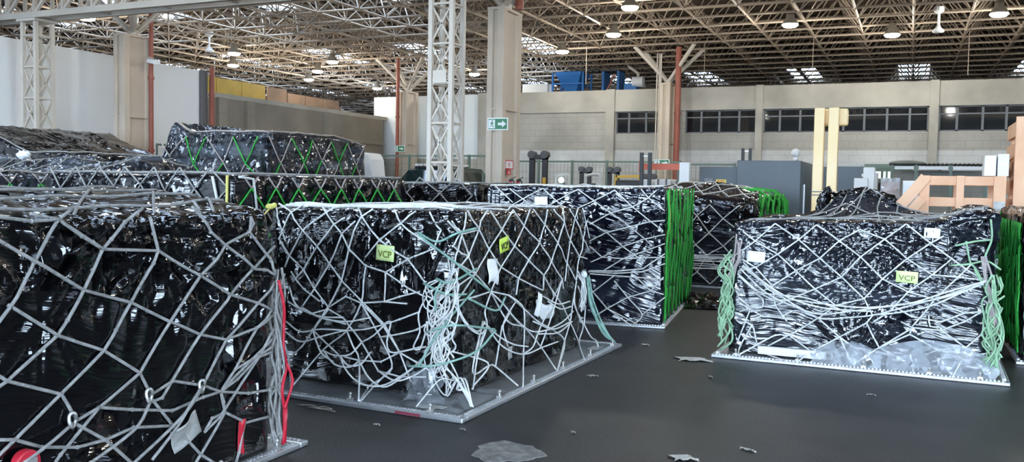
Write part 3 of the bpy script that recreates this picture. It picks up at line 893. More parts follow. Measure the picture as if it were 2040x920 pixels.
class Face:
    """a side (R: +x, F: -y, L: -x) or the top (T) of a load: (u, v, off) -> pallet frame, laid over the film"""
    def __init__(self, kind, plane, bvh):
        self.kind, self.plane, self.bvh = kind, plane, bvh
        self.n = {'R': (1,0,0), 'F': (0,-1,0), 'L': (-1,0,0), 'T': (0,0,1)}[kind]
    def p(self, u, v, o):
        if self.kind == 'R': return (self.plane+o, u, v)
        if self.kind == 'L': return (self.plane-o, u, v)
        if self.kind == 'F': return (u, self.plane-o, v)
        return (u, v, self.plane+o)
    def height(self, u, v):
        h = self.bvh.ray_cast(Vector(self.p(u, v, .9)), Vector([-c for c in self.n]))
        if h[0] is None: return None
        return .9-h[3]
    def lay(self, pts, r, step=.035, smooth=False, gap=.002):
        pts = [tuple(p)+(0.0,)*(3-len(p)) for p in pts]
        C = catmull(pts, step) if smooth else resample(pts, step)
        hs = [self.height(c[0], c[1]) for c in C]
        base = [h if h is not None and h > (-.7 if self.kind == 'T' else -.35) else None for h in hs]
        last = next((h for h in base if h is not None), 0.0)
        H_ = []
        for h in base:
            if h is None: H_.append(min(last, 0.0) if last < 0 else last*.6)
            else: last = h; H_.append(h)
        H_ = np.array(H_); e = H_.copy()
        for _ in range(14):
            a = e.copy(); a[1:-1] = (e[:-2]+e[2:])/2; e = np.maximum(H_, a)
        e = np.maximum(e, C[:,2]+H_ if self.kind == 'T' else C[:,2]) + r + gap
        return [self.p(c[0], c[1], h) for c, h in zip(C, e)]

def parse(txt):
    out = []
    for ln in txt.strip().splitlines():
        out.append([tuple(int(a)/1000 for a in w.split(',')) for w in ln.split()])
    return out

def net_from(face, txt, r, name, material, parent, sides=6, knots=True, jit=.0):
    mb = MB(); seen = {}
    for pl in parse(txt):
        sag = any(len(p) > 2 and p[2] > .015 for p in pl)
        mb.tube(face.lay(pl, r, smooth=sag), r, sides)
        for p in pl[1:-1]: seen[p[:2]] = seen.get(p[:2], 0)+1
        if knots:
            for p in pl[1:-1]:
                if len(p) < 3:
                    q = face.lay([p, (p[0]+.004, p[1])], r)[0]; mb.ball(q, r*1.45, n=6, m=4)
    return mb

def diamond(face, u0, u1, v0, v1, du, dv, jit, r, mb, shift=0, sides=5, skip=0.0, step=.05, alt=None):
    """a taut diamond mesh laid over one face"""
    nc = int(round((u1-u0)/du)); nr = int(round((v1-v0)/dv*2)); g = {}
    for j in range(nr+1):
        for i in range(-1, nc+2):
            u = u0+(i+.5*((j+shift) % 2))*du; v = v0+j*dv/2
            if u0-.02 <= u <= u1+.02:
                g[i, j] = (min(max(u+random.uniform(-jit, jit)*du, u0), u1), v+(random.uniform(-jit, jit)*dv if 0 < j < nr else 0))
    for (i, j), p in list(g.items()):
        for di in ((0, 1) if (j+shift) % 2 else (-1, 0)):
            q = g.get((i+di, j+1))
            if q and random.random() >= skip:
                (alt[0] if alt and (nr-1-j+i*alt[1]) % 2 else mb).tube(face.lay([p, q], r, step=step), r, sides)
    return g

def plate(parent, W, L, t=.035):
    b = MB().box(-W/2+.06, W/2-.06, -L/2+.06, L/2-.06, .012, .03).build('pallet_sheet', M['alu'], parent)
    for (x0, x1, y0, y1) in ((-W/2, W/2, -L/2, -L/2+.075), (-W/2, W/2, L/2-.075, L/2), (-W/2, -W/2+.075, -L/2+.075, L/2-.075), (W/2-.075, W/2, -L/2+.075, L/2-.075)):
        e = MB().box(x0, x1, y0, y1, 0.001, .033).build('edge_rail', M['alu_edge'], parent, bevel=.008)
        s = MB(); lx, ly = x1-x0, y1-y0
        if lx > ly:
            for x in np.arange(x0+.04, x1-.03, .03): s.box(x, x+.015, (y0+y1)/2-.014, (y0+y1)/2+.014, .033, .040)
        else:
            for y in np.arange(y0+.04, y1-.03, .03): s.box((x0+x1)/2-.014, (x0+x1)/2+.014, y, y+.015, .033, .040)
        s.build('track_lip', M['stud'], e, recalc=False)

def pallet(corner, W, L, rz, label, group='netted cargo pallets on the warehouse floor'):
    rz = math.radians(rz); c, s = math.cos(rz), math.sin(rz)
    x = corner[0]-(c*W/2+s*L/2); y = corner[1]-(s*W/2-c*L/2)
    t = empty('cargo_pallet', label, 'cargo pallet', (x, y, 0), rz, group)
    plate(t, W, L)
    return t

def sheet(parent, name, material, face, u, v, w, h, rot=0, curl=.01, n=6, label=None, poly=None, off=.006):
    """a limp sheet of paper or film lying against the film of a face"""
    mb = MB(); vs = []; fs = []
    ca, sa = math.cos(rot), math.sin(rot)
    h0 = face.height(u, v); h0 = 0 if h0 is None else h0
    hs = [face.height(u+a*w/2, v+b*h/2) for a in (-1, 0, 1) for b in (-1, 0, 1)]
    h0 = max([x for x in hs if x is not None and abs(x) < .3] + [h0 if abs(h0) < .3 else 0])
    for j in range(n+1):
        for i in range(n+1):
            a = (i/n-.5)*w; b = (j/n-.5)*h
            if poly: a += poly(i/n, j/n)[0]*w; b += poly(i/n, j/n)[1]*h
            o = h0+off+curl*(math.sin(i/n*5+u*9)*.5+.5)*(.5+.5*math.cos(j/n*4+v*7))
            vs.append(face.p(u+a*ca-b*sa, v+a*sa+b*ca, o))
    for j in range(n):
        for i in range(n):
            k = j*(n+1)+i; fs.append((k, k+1, k+n+2, k+n+1))
    mb.add(vs, fs)
    o = mb.build(name, material, parent, smooth=True)
    so = o.modifiers.new('Solidify', 'SOLIDIFY'); so.thickness = .0015
    if label: o['label'] = label
    return o, h0+off+curl

def sticker(parent, face, u, v, w, h, rot=0, material=None, ink=None, tilt=0):
    o, hh = sheet(parent, 'sticker', material or M['sticker'], face, u, v, w, h, rot, curl=.004, n=4, off=.024, label='yellow green airport sticker')
    pos = face.p(u, v-.1*h, hh+.003)
    base = {'F': Matrix(((1,0,0),(0,0,-1),(0,1,0))), 'R': Matrix(((0,0,1),(1,0,0),(0,1,0)))}[face.kind]
    rz = Matrix.Rotation(rot, 3, 'Z')
    e = (base @ rz).to_euler()
    lettering('VCP', h*.62, ink or M['ink'], o, pos, e, sx=w/h*.66)
    return o

def bundle(mb, pts_fn, n, r, sides=5):
    for _ in range(n):
        P = pts_fn()
        mb.tube(catmull(P, .03), r*random.uniform(.85, 1.15), sides)

def ru(a, b): return random.uniform(a, b)
def hook(parent, p, d=(0, 0, 1)):
    """small lashing fitting on the edge rail"""
    x, y, z = p
    m = MB().box(x-.02, x+.02, y-.014, y+.014, .038, .056).cyl((x, y, .05), (x, y, .085), .008, 8)
    m.ball((x, y, .085), .013); m.build('lashing_stud', M['metal'], parent)

def crumpled(parent, name, material, c, r, sx, sy, sz, amp=.25, seed=0, n=40, m=26, tilt=0):
    vs = []; fs = []
    for i in range(m+1):
        for k in range(n):
            th, ph = PI*i/m, 2*PI*k/n; vs.append((math.sin(th)*math.cos(ph), math.sin(th)*math.sin(ph), math.cos(th)))
    V = np.array(vs); W_ = V*np.array([1.2, 1.2, .8])+seed*3.7
    d = 1+amp*(ridged(W_*1.6, 2)-.5)+amp*.5*(ridged(W_*3.7+5, 2)-.5)
    V = V*d[:, None]*r*np.array([sx, sy, sz])
    ct, st = math.cos(tilt), math.sin(tilt); V = np.c_[V[:,0]*ct+V[:,2]*st, V[:,1], -V[:,0]*st+V[:,2]*ct]+np.array(c)
    for i in range(m):
        for k in range(n): fs.append((i*n+k, (i+1)*n+k, (i+1)*n+(k+1) % n, i*n+(k+1) % n))
    return MB().add(V, fs).build(name, material, parent, smooth=True)

# ------------------------------------------------------------------ pallet nearest the camera, at the left
p1 = pallet((-3.21, 1.07), 2.44, 3.18, 0, 'black wrapped pallet filling the lower left, with red cord at its corner')
ld, bv = wrapped_load(p1, (-1.08, 1.13, -1.42, 1.36), 1.40, M['film_black2'], 1, step=.02, drape=.06, bulge=.025, dfreq=6.5, drop=.5, toplump=.02, r=.06, ztop=lambda x, y: 1.40+.09*(1-(x/1.1)**2).clip(0, 1),
    fans=(('R', .22, 1.30, .035, .28, 7), ('R', .50, 1.28, .04, .30, 8), ('R', .95, 1.27, .03, .25, 8), ('R', -.1, 1.0, .02, .3, 6)))
fR = Face('R', 1.13, bv); fT = Face('T', 1.40, bv)
mb = net_from(fR, P1R, .0078, 'cargo_net', None, None, 7)
for x0 in (.98, .72, .40, .02, -.42, -.9):
    mb.tube(fT.lay([(x0+ru(-.03, .03), -1.38), (x0+ru(-.06, .06), -.3), (x0*.93+ru(-.05, .05), .6), (x0*.85+ru(-.06, .06), 1.3)], .0085), .0085, 6)
for (a, b) in (((1.08, -.9), (.3, -.2)), ((1.08, .1), (.35, .8)), ((1.08, .55), (.5, 1.1)), ((.6, -1.0), (-.3, -.4)), ((1.08, .95), (.7, 1.3)), ((.5, .0), (-.4, .6))):
    mb.tube(fT.lay([a, b], .0078), .0078, 6)
mb.build('cargo_net', M['rope_grey'], p1, smooth=True, recalc=False)
def p1b():
    y = ru(1.36, 1.43); x = ru(1.12, 1.17); z0 = ru(.95, 1.08); k = [( x, y, z0)]
    z = z0
    while z > .12:
        z -= ru(.12, .22); k.append((1.14+ru(-.03, .05), 1.39+ru(-.04, .05), max(z, .06)))
    return k
m = MB(); bundle(m, p1b, 9, .0075); m.build('rope_bundle', M['rope_grey'], p1, smooth=True, recalc=False)
m = MB()
m.tube(catmull([(1.17, 1.37, 1.0), (1.185, 1.40, .85), (1.17, 1.42, .74), (1.19, 1.39, .62), (1.18, 1.43, .5), (1.20, 1.37, .38), (1.19, 1.40, .26), (1.19, 1.40, .10), (1.18, 1.40, .05)], .03), .009, 6)
m.tube(catmull([(1.19, 1.42, .52), (1.21, 1.45, .42), (1.20, 1.43, .33), (1.21, 1.38, .27)], .03), .008, 6)
m.bar((1.195, 1.405, .30), (1.19, 1.40, .06), .03, .006, up=(0, 1, 0))
m.build('red_cord', M['rope_red'], p1, smooth=True, recalc=False)
def ring_on(face, u, v, parent, o=.03):
    c = Vector(face.p(u, v, o)); m = MB(); P = []
    for k in range(17):
        a = 2*PI*k/16; P.append(tuple(c+Vector((0.004*math.sin(2*a), .017*math.cos(a), .032*math.sin(a)))))
    m.tube(P, .008, 6); m.build('net_ring', M['metal'], parent, smooth=True, recalc=False)
for u, v in RINGPTS: ring_on(fR, u, v, p1, .035)
sheet(p1, 'wrap_scrap', M['paper_dirty'], fR, SCRAP[0], SCRAP[1], .20, .13, .35, curl=.05, n=10, label='crumpled clear wrap caught in the net')
sheet(p1, 'red_strip', M['red'], fR, REDS[0], REDS[1], .045, .19, -.05, curl=.02, label='short red strap end')
c = fR.p(REDT[0], REDT[1], .03)
c = (c[0], c[1], c[2]-.03); m = MB().cyl((c[0]-.02, c[1], c[2]), (c[0]+.025, c[1], c[2]), .056, 24); rd = m.build('tension_reel', M['red'], p1, bevel=.008); rd['label'] = 'round red plastic disc at the bottom edge'
MB().box(c[0]+.025, c[0]+.029, c[1]-.03, c[1]+.035, c[2]-.045, c[2]+.02).build('reel_plate', M['metal'], rd)
for y in (1.35, .9, .4): hook(p1, (1.18, y, 0))

# ------------------------------------------------------------------ centre pallet
p2 = pallet((-2.62, 5.09), 2.44, 3.25, -1.4, 'black wrapped pallet in the centre with a slack sagging net and two green stickers')
def mod2(V, top):
    # the skin steps in low on the right face and is tied out at mid height
    return np.where((V[:,0] > .7) & (V[:,2] < .62), -.03, 0) + np.where((V[:,1] < -1.0) & (V[:,2] < .45), -.03, 0)
ld, bv = wrapped_load(p2, (-.77, .89, -1.21, 1.42), 1.365, M['film_black'], 2, step=.02, drape=.04, bulge=.03, dfreq=9, drop=.42, mod=mod2, toplump=.025, flare=.05,
    fans=(('F', .17, 1.22, .03, .22, 8), ('F', .62, 1.30, .03, .25, 9), ('F', -.3, 1.3, .025, .22, 8), ('R', -.9, 1.3, .025, .3, 8), ('R', .3, .75, .025, .3, 8)))
fF = Face('F', -1.20, bv); fR = Face('R', .90, bv); fT = Face('T', 1.365, bv)
mb = net_from(fF, P2F, .0068, '', None, None, 6)
mb2 = net_from(fR, P2R, .0066, '', None, None, 6)
mb.v += mb2.v; off = mb.n; mb.f += [tuple(i+off for i in f) for f in mb2.f]; mb.n += mb2.n
diamond(fT, -.72, .85, -1.15, 1.38, .26, 1.0, .1, .0075, mb)
for q in range(4):
    y = -1.12+q*.05; mb.tube(fT.lay([(-.70, y+ru(-.02,.02)), (0, y+ru(-.02,.02)), (.85, y+ru(-.02,.02))], .008, gap=.004+.006*q), .008, 6)
mb.build('cargo_net', M['rope_white'], p2, smooth=True, recalc=False)
# rope tangle on the near corner
def p2b():
    z0 = ru(.75, 1.05); k = [(.90+ru(-.05, .06), -1.24+ru(-.05, .05), z0)]; z = z0
    while z > ru(.1, .45):
        z -= ru(.08, .18); k.append((.88+ru(-.11, .09), -1.26+ru(-.06, .07), max(.06, z)))
    if random.random() < .45:
        e = random.choice(((.84, -1.56), (1.14, -1.36))); k += [(k[-1][0]*.5+e[0]*.5+ru(-.03, .03), k[-1][1]*.5+e[1]*.5, .22), (e[0]+ru(-.025, .025), e[1]+ru(-.015, .015), .05)]
    return k
def p2loop():
    z0 = ru(.45, .9); w_ = ru(.05, .2); h_ = ru(.08, .25); x = .84+ru(-.03, .05)
    return [(x, -1.25, z0), (x-w_*.6, -1.26-ru(0, .04), z0-h_*.4), (x-w_*.5, -1.27-ru(0, .04), z0-h_), (x-w_*.1, -1.27, z0-h_*1.1), (x+.03, -1.26, z0-h_*.5)]
m = MB(); bundle(m, p2b, 15, .0062); bundle(m, p2loop, 16, .006)
m.build('rope_bundle', M['rope_white'], p2, smooth=True, recalc=False)
m = MB()
for P in ([(.62, -1.24, 1.22), (.80, -1.27, 1.16), (.93, -1.22, 1.22), (.96, -.98, 1.25)], [(.62, -1.23, 1.2), (.93, -1.24, 1.02), (.97, -1.0, .88), (.96, -.74, .77)],
          [(.80, -1.27, .90), (.92, -1.28, .88), (.98, -1.0, .96)], [(.70, -1.28, .86), (.90, -1.30, .80), (.95, -1.1, .78)], [(.95, -.98, .80), (.86, -1.30, .55), (.70, -1.33, .28)],
          [(.60, -1.30, .26), (.85, -1.33, .30), (1.0, -1.05, .36), (1.0, -.72, .47)], [(.75, -1.3, .52), (.95, -1.27, .58), (.99, -.72, .48)], [(.97, -1.1, .75), (.99, -.7, .62), (.97, -.5, .7)],
          [(.86, -1.31, .88), (.82, -1.32, .78), (.83, -1.32, .68)]):
    m.tube(catmull(P, .03), .0085, 6)
m.build('mint_strap', M['rope_mint'], p2, smooth=True, recalc=False)
# left tangle, dirtier rope
def p2l():
    z0 = ru(.7, 1.1); k = [(-.76+ru(-.03, .05), -1.22+ru(-.05, .0), z0)]; z = z0
    while z > ru(.3, .5):
        z -= ru(.07, .15); k.append((-.72+ru(-.08, .14), -1.25+ru(-.06, .02), z))
    return k
m = MB(); bundle(m, p2l, 16, .007)
m.build('dirty_rope_bundle', M['rope_dirty'], p2, smooth=True, recalc=False)
m = MB(); m.ball((-.735, -1.22, 1.365), .03, sx=1.5, sz=.8, n=10, m=6); m.ball((-.69, -1.23, 1.375), .022, n=8, m=6)
m.tube(catmull([(-.73, -1.22, 1.36), (-.80, -1.25, 1.28), (-.92, -1.28, 1.18)], .03), .007, 6)
m.build('yellow_knot', M['rope_yellow'], p2, smooth=True)
# far right corner: ropes pulled down to the plate corner
m = MB()
for q in range(9):
    m.tube(catmull([(.92+ru(-.02, .04), 1.36+ru(-.06, .05), .72+ru(-.03, .05)), (.98+ru(-.03, .03), 1.42+ru(-.04, .05), .42), (1.08+ru(-.02, .02), 1.5+ru(-.03, .03), .15), (1.17, 1.56, .05)], .04), .008, 5)
m.build('corner_rope', M['rope_mint'], p2, smooth=True, recalc=False)
m = MB()
for q in range(7): m.tube(catmull([(.93+ru(-.02,.03), 1.2+ru(-.1, .16), .74+ru(-.03,.03)), (.96+ru(-.02,.05), 1.2+ru(-.08, .15), .58), (.95, 1.22+ru(-.1,.1), .42+ru(-.05,.05))], .03), .0075, 5)
m.ball((.95, 1.24, .73), .035, n=8, m=6); m.build('white_rope_knot', M['rope_white'], p2, smooth=True, recalc=False)
sticker(p2, fF, *LAB['p2a'], .155, .115, -.06, M['sticker_pale'], M['ink_olive'])
sticker(p2, fR, *LAB['p2b'], .165, .115, .16, M['sticker'], M['ink'])
sheet(p2, 'paper_sheet', M['paper'], fR, *LAB['p2c'], .17, .19, -.05, curl=.02, label='torn white paper', poly=lambda a, b: ((-.12*(1-b) if a < .5 else .0)+.1*math.sin(b*5), .1*math.sin(a*4)*(1-b)))
sheet(p2, 'white_wrap_scrap', M['paper'], fR, .20, .56, .10, .20, -.35, curl=.015, n=8, off=.02, label='stiff white strip caught in the net')
sheet(p2, 'white_wrap_scrap', M['sign_white'], fR, .43, .475, .34, .13, -.25, curl=.045, n=12, off=.015, label='crumpled white wrap caught in the net', poly=lambda a, b: (.1*math.sin(b*5), .12*math.sin(a*9)))
o, _ = sheet(p2, 'tag_pouch', M['paper_dirty'], fR, *LAB['p2e'], .07, .10, .1, curl=.01, off=.06, label='small clear tag pouch hanging in the net')
# clear sheet spread over the near corner of the base
m = MB(); n = 12; vs = []; fs = []
for j in range(n+1):
    for i in range(n+1):
        vs.append((.25+.88*i/n, -1.52+.75*j/n, .034+.012*abs(math.sin(i*1.3)*math.cos(j*1.1))+.25*max(0, (.72-i/n))**2*max(0, j/n-.3)))
for j in range(n):
    for i in range(n): k = j*(n+1)+i; fs.append((k, k+1, k+n+2, k+n+1))
m.add(vs, fs); m.build('clear_sheet', M['clear_thin'], p2, smooth=True)
m = MB(); n = 10; vs = []; fs = []
for j in range(n+1):
    for i in range(n+1):
        a = i/n; b = j/n
        vs.append((.62+.32*a+.02*math.sin(b*9), -1.36+.06*math.sin(a*9+b*3)-.05*(1-b), .04+.24*b*(1-.5*abs(a-.5))))
for j in range(n):
    for i in range(n): k = j*(n+1)+i; fs.append((k, k+1, k+n+2, k+n+1))
m.add(vs, fs); m.build('clear_bag', M['clear_thin'], p2, smooth=True)
MB().box(.78, .93, -1.50, -1.42, .034, .037).box(.84, .98, -1.47, -1.40, .0345, .0375).build('torn_label', M['paper_dirty'], p2)
MB().box(1.02, 1.12, 1.2, 1.36, .031, .034).build('paper_label', M['paper_dirty'], p2)
MB().box(.70, .90, -1.6265, -1.625, .006, .026).build('maker_stamp', M['stripe_dark'], p2)
for p in ((1.18, -1.0), (1.18, -.4), (1.18, .2), (1.18, .85), (1.18, 1.45), (.95, -1.585), (.3, -1.585), (-.4, -1.585), (-1.0, -1.585)): hook(p2, (*p, 0))

# ------------------------------------------------------------------ pallet behind the centre one, green net on its side
p3 = pallet((-2.44, 9.62), 2.44, 3.18, 7, 'shiny wrapped pallet behind the centre one, bright green net on its right side')
ld, bv = wrapped_load(p3, (-.94, 1.18, -1.50, 1.45), 1.56, M['film_clear2'], 3, step=.025, drape=.028, bulge=.02, dfreq=8, drop=.35, streak=.007, r=.04, fans=(('F', 1.1, 1.35, .03, .6, 11), ('F', -.85, 1.1, .03, .5, 9), ('F', .2, .06, .03, .3, 9)))
fF = Face('F', -1.50, bv); fR = Face('R', 1.18, bv); fT = Face('T', 1.56, bv)
mb = net_from(fF, P3F, .0075, '', None, None, 5)
diamond(fT, -.9, 1.14, -1.45, 1.4, .34, 1.0, .08, .008, mb)
mb.tube(fT.lay([(-.9, -1.44), (1.14, -1.44)], .009), .009, 5)
mb.build('cargo_net', M['rope_white'], p3, smooth=True, recalc=False)
m = MB()
diamond(fR, -1.46, 1.42, .06, 1.54, .34, 1.0, .2, .009, m, step=.06)
for q in range(8):
    y = ru(-1.45, 1.35); z = ru(.9, 1.5); h_ = ru(.3, .8)
    m.tube(fR.lay([(y, z), (y+ru(-.06, .1), z-h_*.5, .02), (y+ru(-.05, .14), max(.06, z-h_))], .011, smooth=True), .009, 5)
m.tube(fR.lay([(-1.46, 1.54), (-1.44, .08)], .014), .014, 5)
m.build('green_net', M['rope_green'], p3, smooth=True, recalc=False)
m = MB(); m.tube(fR.lay([(-1.43, 1.52), (-1.43, .95)], .014), .014, 5); m.build('yellow_strap', M['rope_yellow'], p3, smooth=True, recalc=False)
sheet(p3, 'paper_sheet', M['paper'], fF, *LAB['p3a'], .155, .105, .02, curl=.008, label='white document sheet on the film')
vs = []; fs = []; n = 16
for j in range(n+1):
    for i in range(n+1):
        a, b = i/n-.5, j/n-.5; e = max(0, 1-(a*a+b*b)*4)
        vs.append((1.38+.75*a+.1*math.sin(b*6), .95+1.4*b, .012+.13*e*abs(math.sin(a*13+b*5)*math.cos(b*11-a*4))+.03*e))
for j in range(n):
    for i in range(n): k = j*(n+1)+i; fs.append((k, k+1, k+n+2, k+n+1))
MB().add(vs, fs).build('loose_film', M['film_black2'], p3)

# ------------------------------------------------------------------ pallet far right of centre
p4 = pallet((-2.08, 13.95), 2.6, 3.18, -1.4, 'farthest wrapped pallet between the green netted one and the right pallet, yellow sticker')
ld, bv = wrapped_load(p4, (-1.22, 1.16, -1.45, 1.45), 1.42, M['film_clear'], 4, step=.04, drape=.03, bulge=.035, drop=.45, streak=.008, r=.12, rt=.12, ztop=lambda x, y: 1.42+.26*np.exp(-((y-.1)/1.1)**2)*np.exp(-((x)/1.3)**2))
fF = Face('F', -1.45, bv); fR = Face('R', 1.16, bv); fT = Face('T', 1.42, bv)
m = MB(); diamond(fF, -1.2, 1.12, .06, 1.36, .42, .42, .1, .009, m); diamond(fT, -1.1, 1.05, -1.3, 1.3, .36, .9, .1, .009, m)
for q in range(12):
    z = .45+ru(-.16, .14); m.tube(fF.lay([(-1.1, z+ru(-.05,.05)), (-.4, z+ru(-.1,.05), .02), (.4, z+ru(-.1,.05), .02), (1.1, z+ru(-.05,.1))], .008, smooth=True), .008, 5)
m.build('cargo_net', M['rope_white'], p4, smooth=True, recalc=False)
m = MB(); diamond(fR, -1.2, 1.4, .5, 1.38, .5, .5, .15, .02, m)
for y in (-.3, .35, .9, 1.1, 1.3): m.tube([(.62, y, 1.60), (1.02, y+.05, 1.56), (1.24, y+.05, 1.38), (1.26, y+ru(-.1,.1), .9)], .022, 6)
m.build('green_net', M['rope_green'], p4, smooth=True, recalc=False)
sticker(p4, fF, *LAB['p4a'], .20, .115, .28, M['sticker'], M['ink'])
crumpled(p4, 'black_bag', M['film_black2'], (1.06, -1.42, 1.22), .2, .8, .7, .95, seed=3)

# ------------------------------------------------------------------ right pallet
p5 = pallet((.79, 8.18), 2.44, 3.18, -1.2, 'wide film wrapped pallet at the right, white document sheets and one pale sticker')
def top5(x, y): return 1.27+.06*np.clip((x+1)/2, 0, 1.2)+.26*np.exp(-((y-.3)/.5)**2-((x+.10)/.34)**2)+.06*np.exp(-((y-.3)/.6)**2-((x-.1)/.5)**2)+.09*np.clip((x-.62)/.3, 0, 1)
def mod5(V, top): return np.where((V[:,0] > .74) & (V[:,2] > .80) & (V[:,1] < -1.0), -.10, 0)*(1-top)
ld, bv = wrapped_load(p5, (-1.11, 1.12, -1.35, 1.45), 1.30, M['film_clear'], 5, step=.017, drape=.040, bulge=.03, dfreq=8, drop=.5, streak=.008, ztop=top5, mod=mod5, toplump=.03,
    fans=(('F', .08, 1.16, .045, .42, 12), ('F', -.98, 1.18, .03, .5, 10), ('F', .02, .12, .045, .30, 11), ('F', .35, 1.18, .03, .25, 8), ('F', .55, .70, .025, .3, 9), ('F', -.1, .78, .03, .3, 9), ('F', .15, .62, .03, .25, 8)))
fF = Face('F', -1.35, bv); fR = Face('R', 1.12, bv); fT = Face('T', 1.30, bv)
mb = net_from(fF, P5F, .0075, '', None, None, 6)
tn = MB()
for q in range(6):
    x0 = -.9+q*.36
    tn.tube(fT.lay([(x0, -1.3), (x0*.5, -.2), (x0*.3+.1, 1.2)], .0075), .0075, 5)
for P in ([(-1.0, -1.28), (-.3, -.5), (.0, .2), (.7, .0), (1.05, -.6)], [(-1.0, -1.1), (0, -.95), (1.0, -1.2)], [(-.9, -1.25), (.1, -.75), (1.0, -.9)], [(-.5, -1.28), (.2, -.3), (.9, -.3)], [(-1.0, -.7), (-.2, -.1), (.5, -1.28)]):
    tn.tube(fT.lay(P, .0075), .0075, 5)
tn.build('top_rope', M['rope_grey'], p5, smooth=True, recalc=False)
mb.build('cargo_net', M['rope_white'], p5, smooth=True, recalc=False)
def p5l():
    z0 = ru(.4, .98); k = [(-1.12+ru(-.05, .05), -1.38+ru(-.06, .02), z0)]; z = z0
    while z > ru(.1, .35):
        z -= ru(.07, .16); k.append((-1.13+ru(-.07, .07), -1.40+ru(-.07, .02), max(.05, z)))
    return k
def p5r():
    z0 = ru(.45, .9); k = [(1.10+ru(-.04, .06), -1.38+ru(-.06, .02), z0)]; z = z0
    while z > ru(.08, .3):
        z -= ru(.08, .18); k.append((1.10+ru(-.10, .07), -1.40+ru(-.07, .02), max(.05, z)))
    return k
m = MB(); bundle(m, p5l, 16, .0085)
m.tube(catmull([(-1.10,-1.38,1.0),(-1.22,-1.40,.80),(-1.14,-1.40,.68),(-1.2,-1.40,.5)], .03), .009, 6)
m.build('mint_rope_bundle', M['rope_sage'], p5, smooth=True, recalc=False)
m = MB(); bundle(m, p5r, 16, .0085)
for P in ([(.78,-1.36,1.12),(.92,-1.33,1.16),(1.04,-1.33,1.18)], [(1.04,-1.3,1.35),(1.05,-1.33,1.18),(1.0,-1.34,.98),(1.05,-1.37,.7)], [(.86,-1.33,1.16),(.90,-1.34,.98),(.95,-1.36,.92),(1.08,-1.37,.62)], [(.75,-1.37,.95),(.9,-1.35,.97),(1.02,-1.34,1.0),(1.13,-1.3,.93)], [(.93,-1.36,.93),(1.0,-1.38,.80),(1.08,-1.38,.66)]):
    m.tube(catmull(P, .03), .009, 6)
m.build('mint_rope_bundle', M['rope_sage'], p5, smooth=True, recalc=False)
m = MB()
for q in range(7): m.tube(catmull([(-1.03+ru(-.03,.03), -1.38, 1.10+ru(-.1,.05)), (-1.06+ru(-.05,.05), -1.41, .9), (-1.10+ru(-.06,.06), -1.41, .72)], .03), .008, 5)
m.build('pale_rope_bundle', M['rope_pink'], p5, smooth=True, recalc=False)
m = MB()
for q in range(6): m.tube(catmull([(1.0+ru(-.03,.03), -1.37, 1.04), (1.04+ru(-.03,.03), -1.39, .85), (1.10+ru(-.04,.03), -1.40, .64), (1.10+ru(-.06,.05), -1.41, .45)], .03), .009, 5)
m.build('pale_rope_bundle', M['rope_pink'], p5, smooth=True, recalc=False)
sheet(p5, 'paper_sheet', M['paper'], fF, *LAB['p5a'], .165, .10, -.05, curl=.008, label='white document sheet near the left corner')
sheet(p5, 'paper_sheet', M['paper'], fF, *LAB['p5b'], .125, .085, -.03, curl=.008, label='white document sheet near the top right')
sticker(p5, fF, *LAB['p5c'], .175, .10, -.03, M['sticker_pale'], M['ink_olive'])
# long board and loose clear wrap along the foot
MB().box(-.82, -.22, -1.44, -1.38, .05, .12).build('foot_board', M['white_plastic'], p5)
for (xa, xb, hh) in ((-.35, .25, .20), (.15, 1.13, .26)):
    m = MB(); n = 18; vs = []; fs = []
    for j in range(9):
        for i in range(n+1):
            a = i/n; b = j/8
            vs.append((xa+(xb-xa)*a+.02*math.sin(b*7+a*5), -1.37-.17*(1-b)**1.3-.03*abs(math.sin(a*17+b*4))*(1-abs(2*b-1)), .036+hh*b*(.55+.45*math.sin(PI*a))))
    for j in range(8):
        for i in range(n): k = j*(n+1)+i; fs.append((k, k+1, k+n+2, k+n+1))
    m.add(vs, fs); m.build('loose_clear_wrap', M['clear'], p5, smooth=True)
crumpled(p5, 'loose_film_flap', M['film_black2'], (-.47, .25, 1.47), .15, .42, .5, .95, amp=.3, seed=1, tilt=.35)
crumpled(p5, 'loose_film_lump', M['film_black2'], (-.04, .2, 1.46), .17, 1.9, .9, .7, amp=.35, seed=2, tilt=.1)
for x in (-1.0, -.45, .1, .62, 1.0): hook(p5, (x, -1.55, 0))

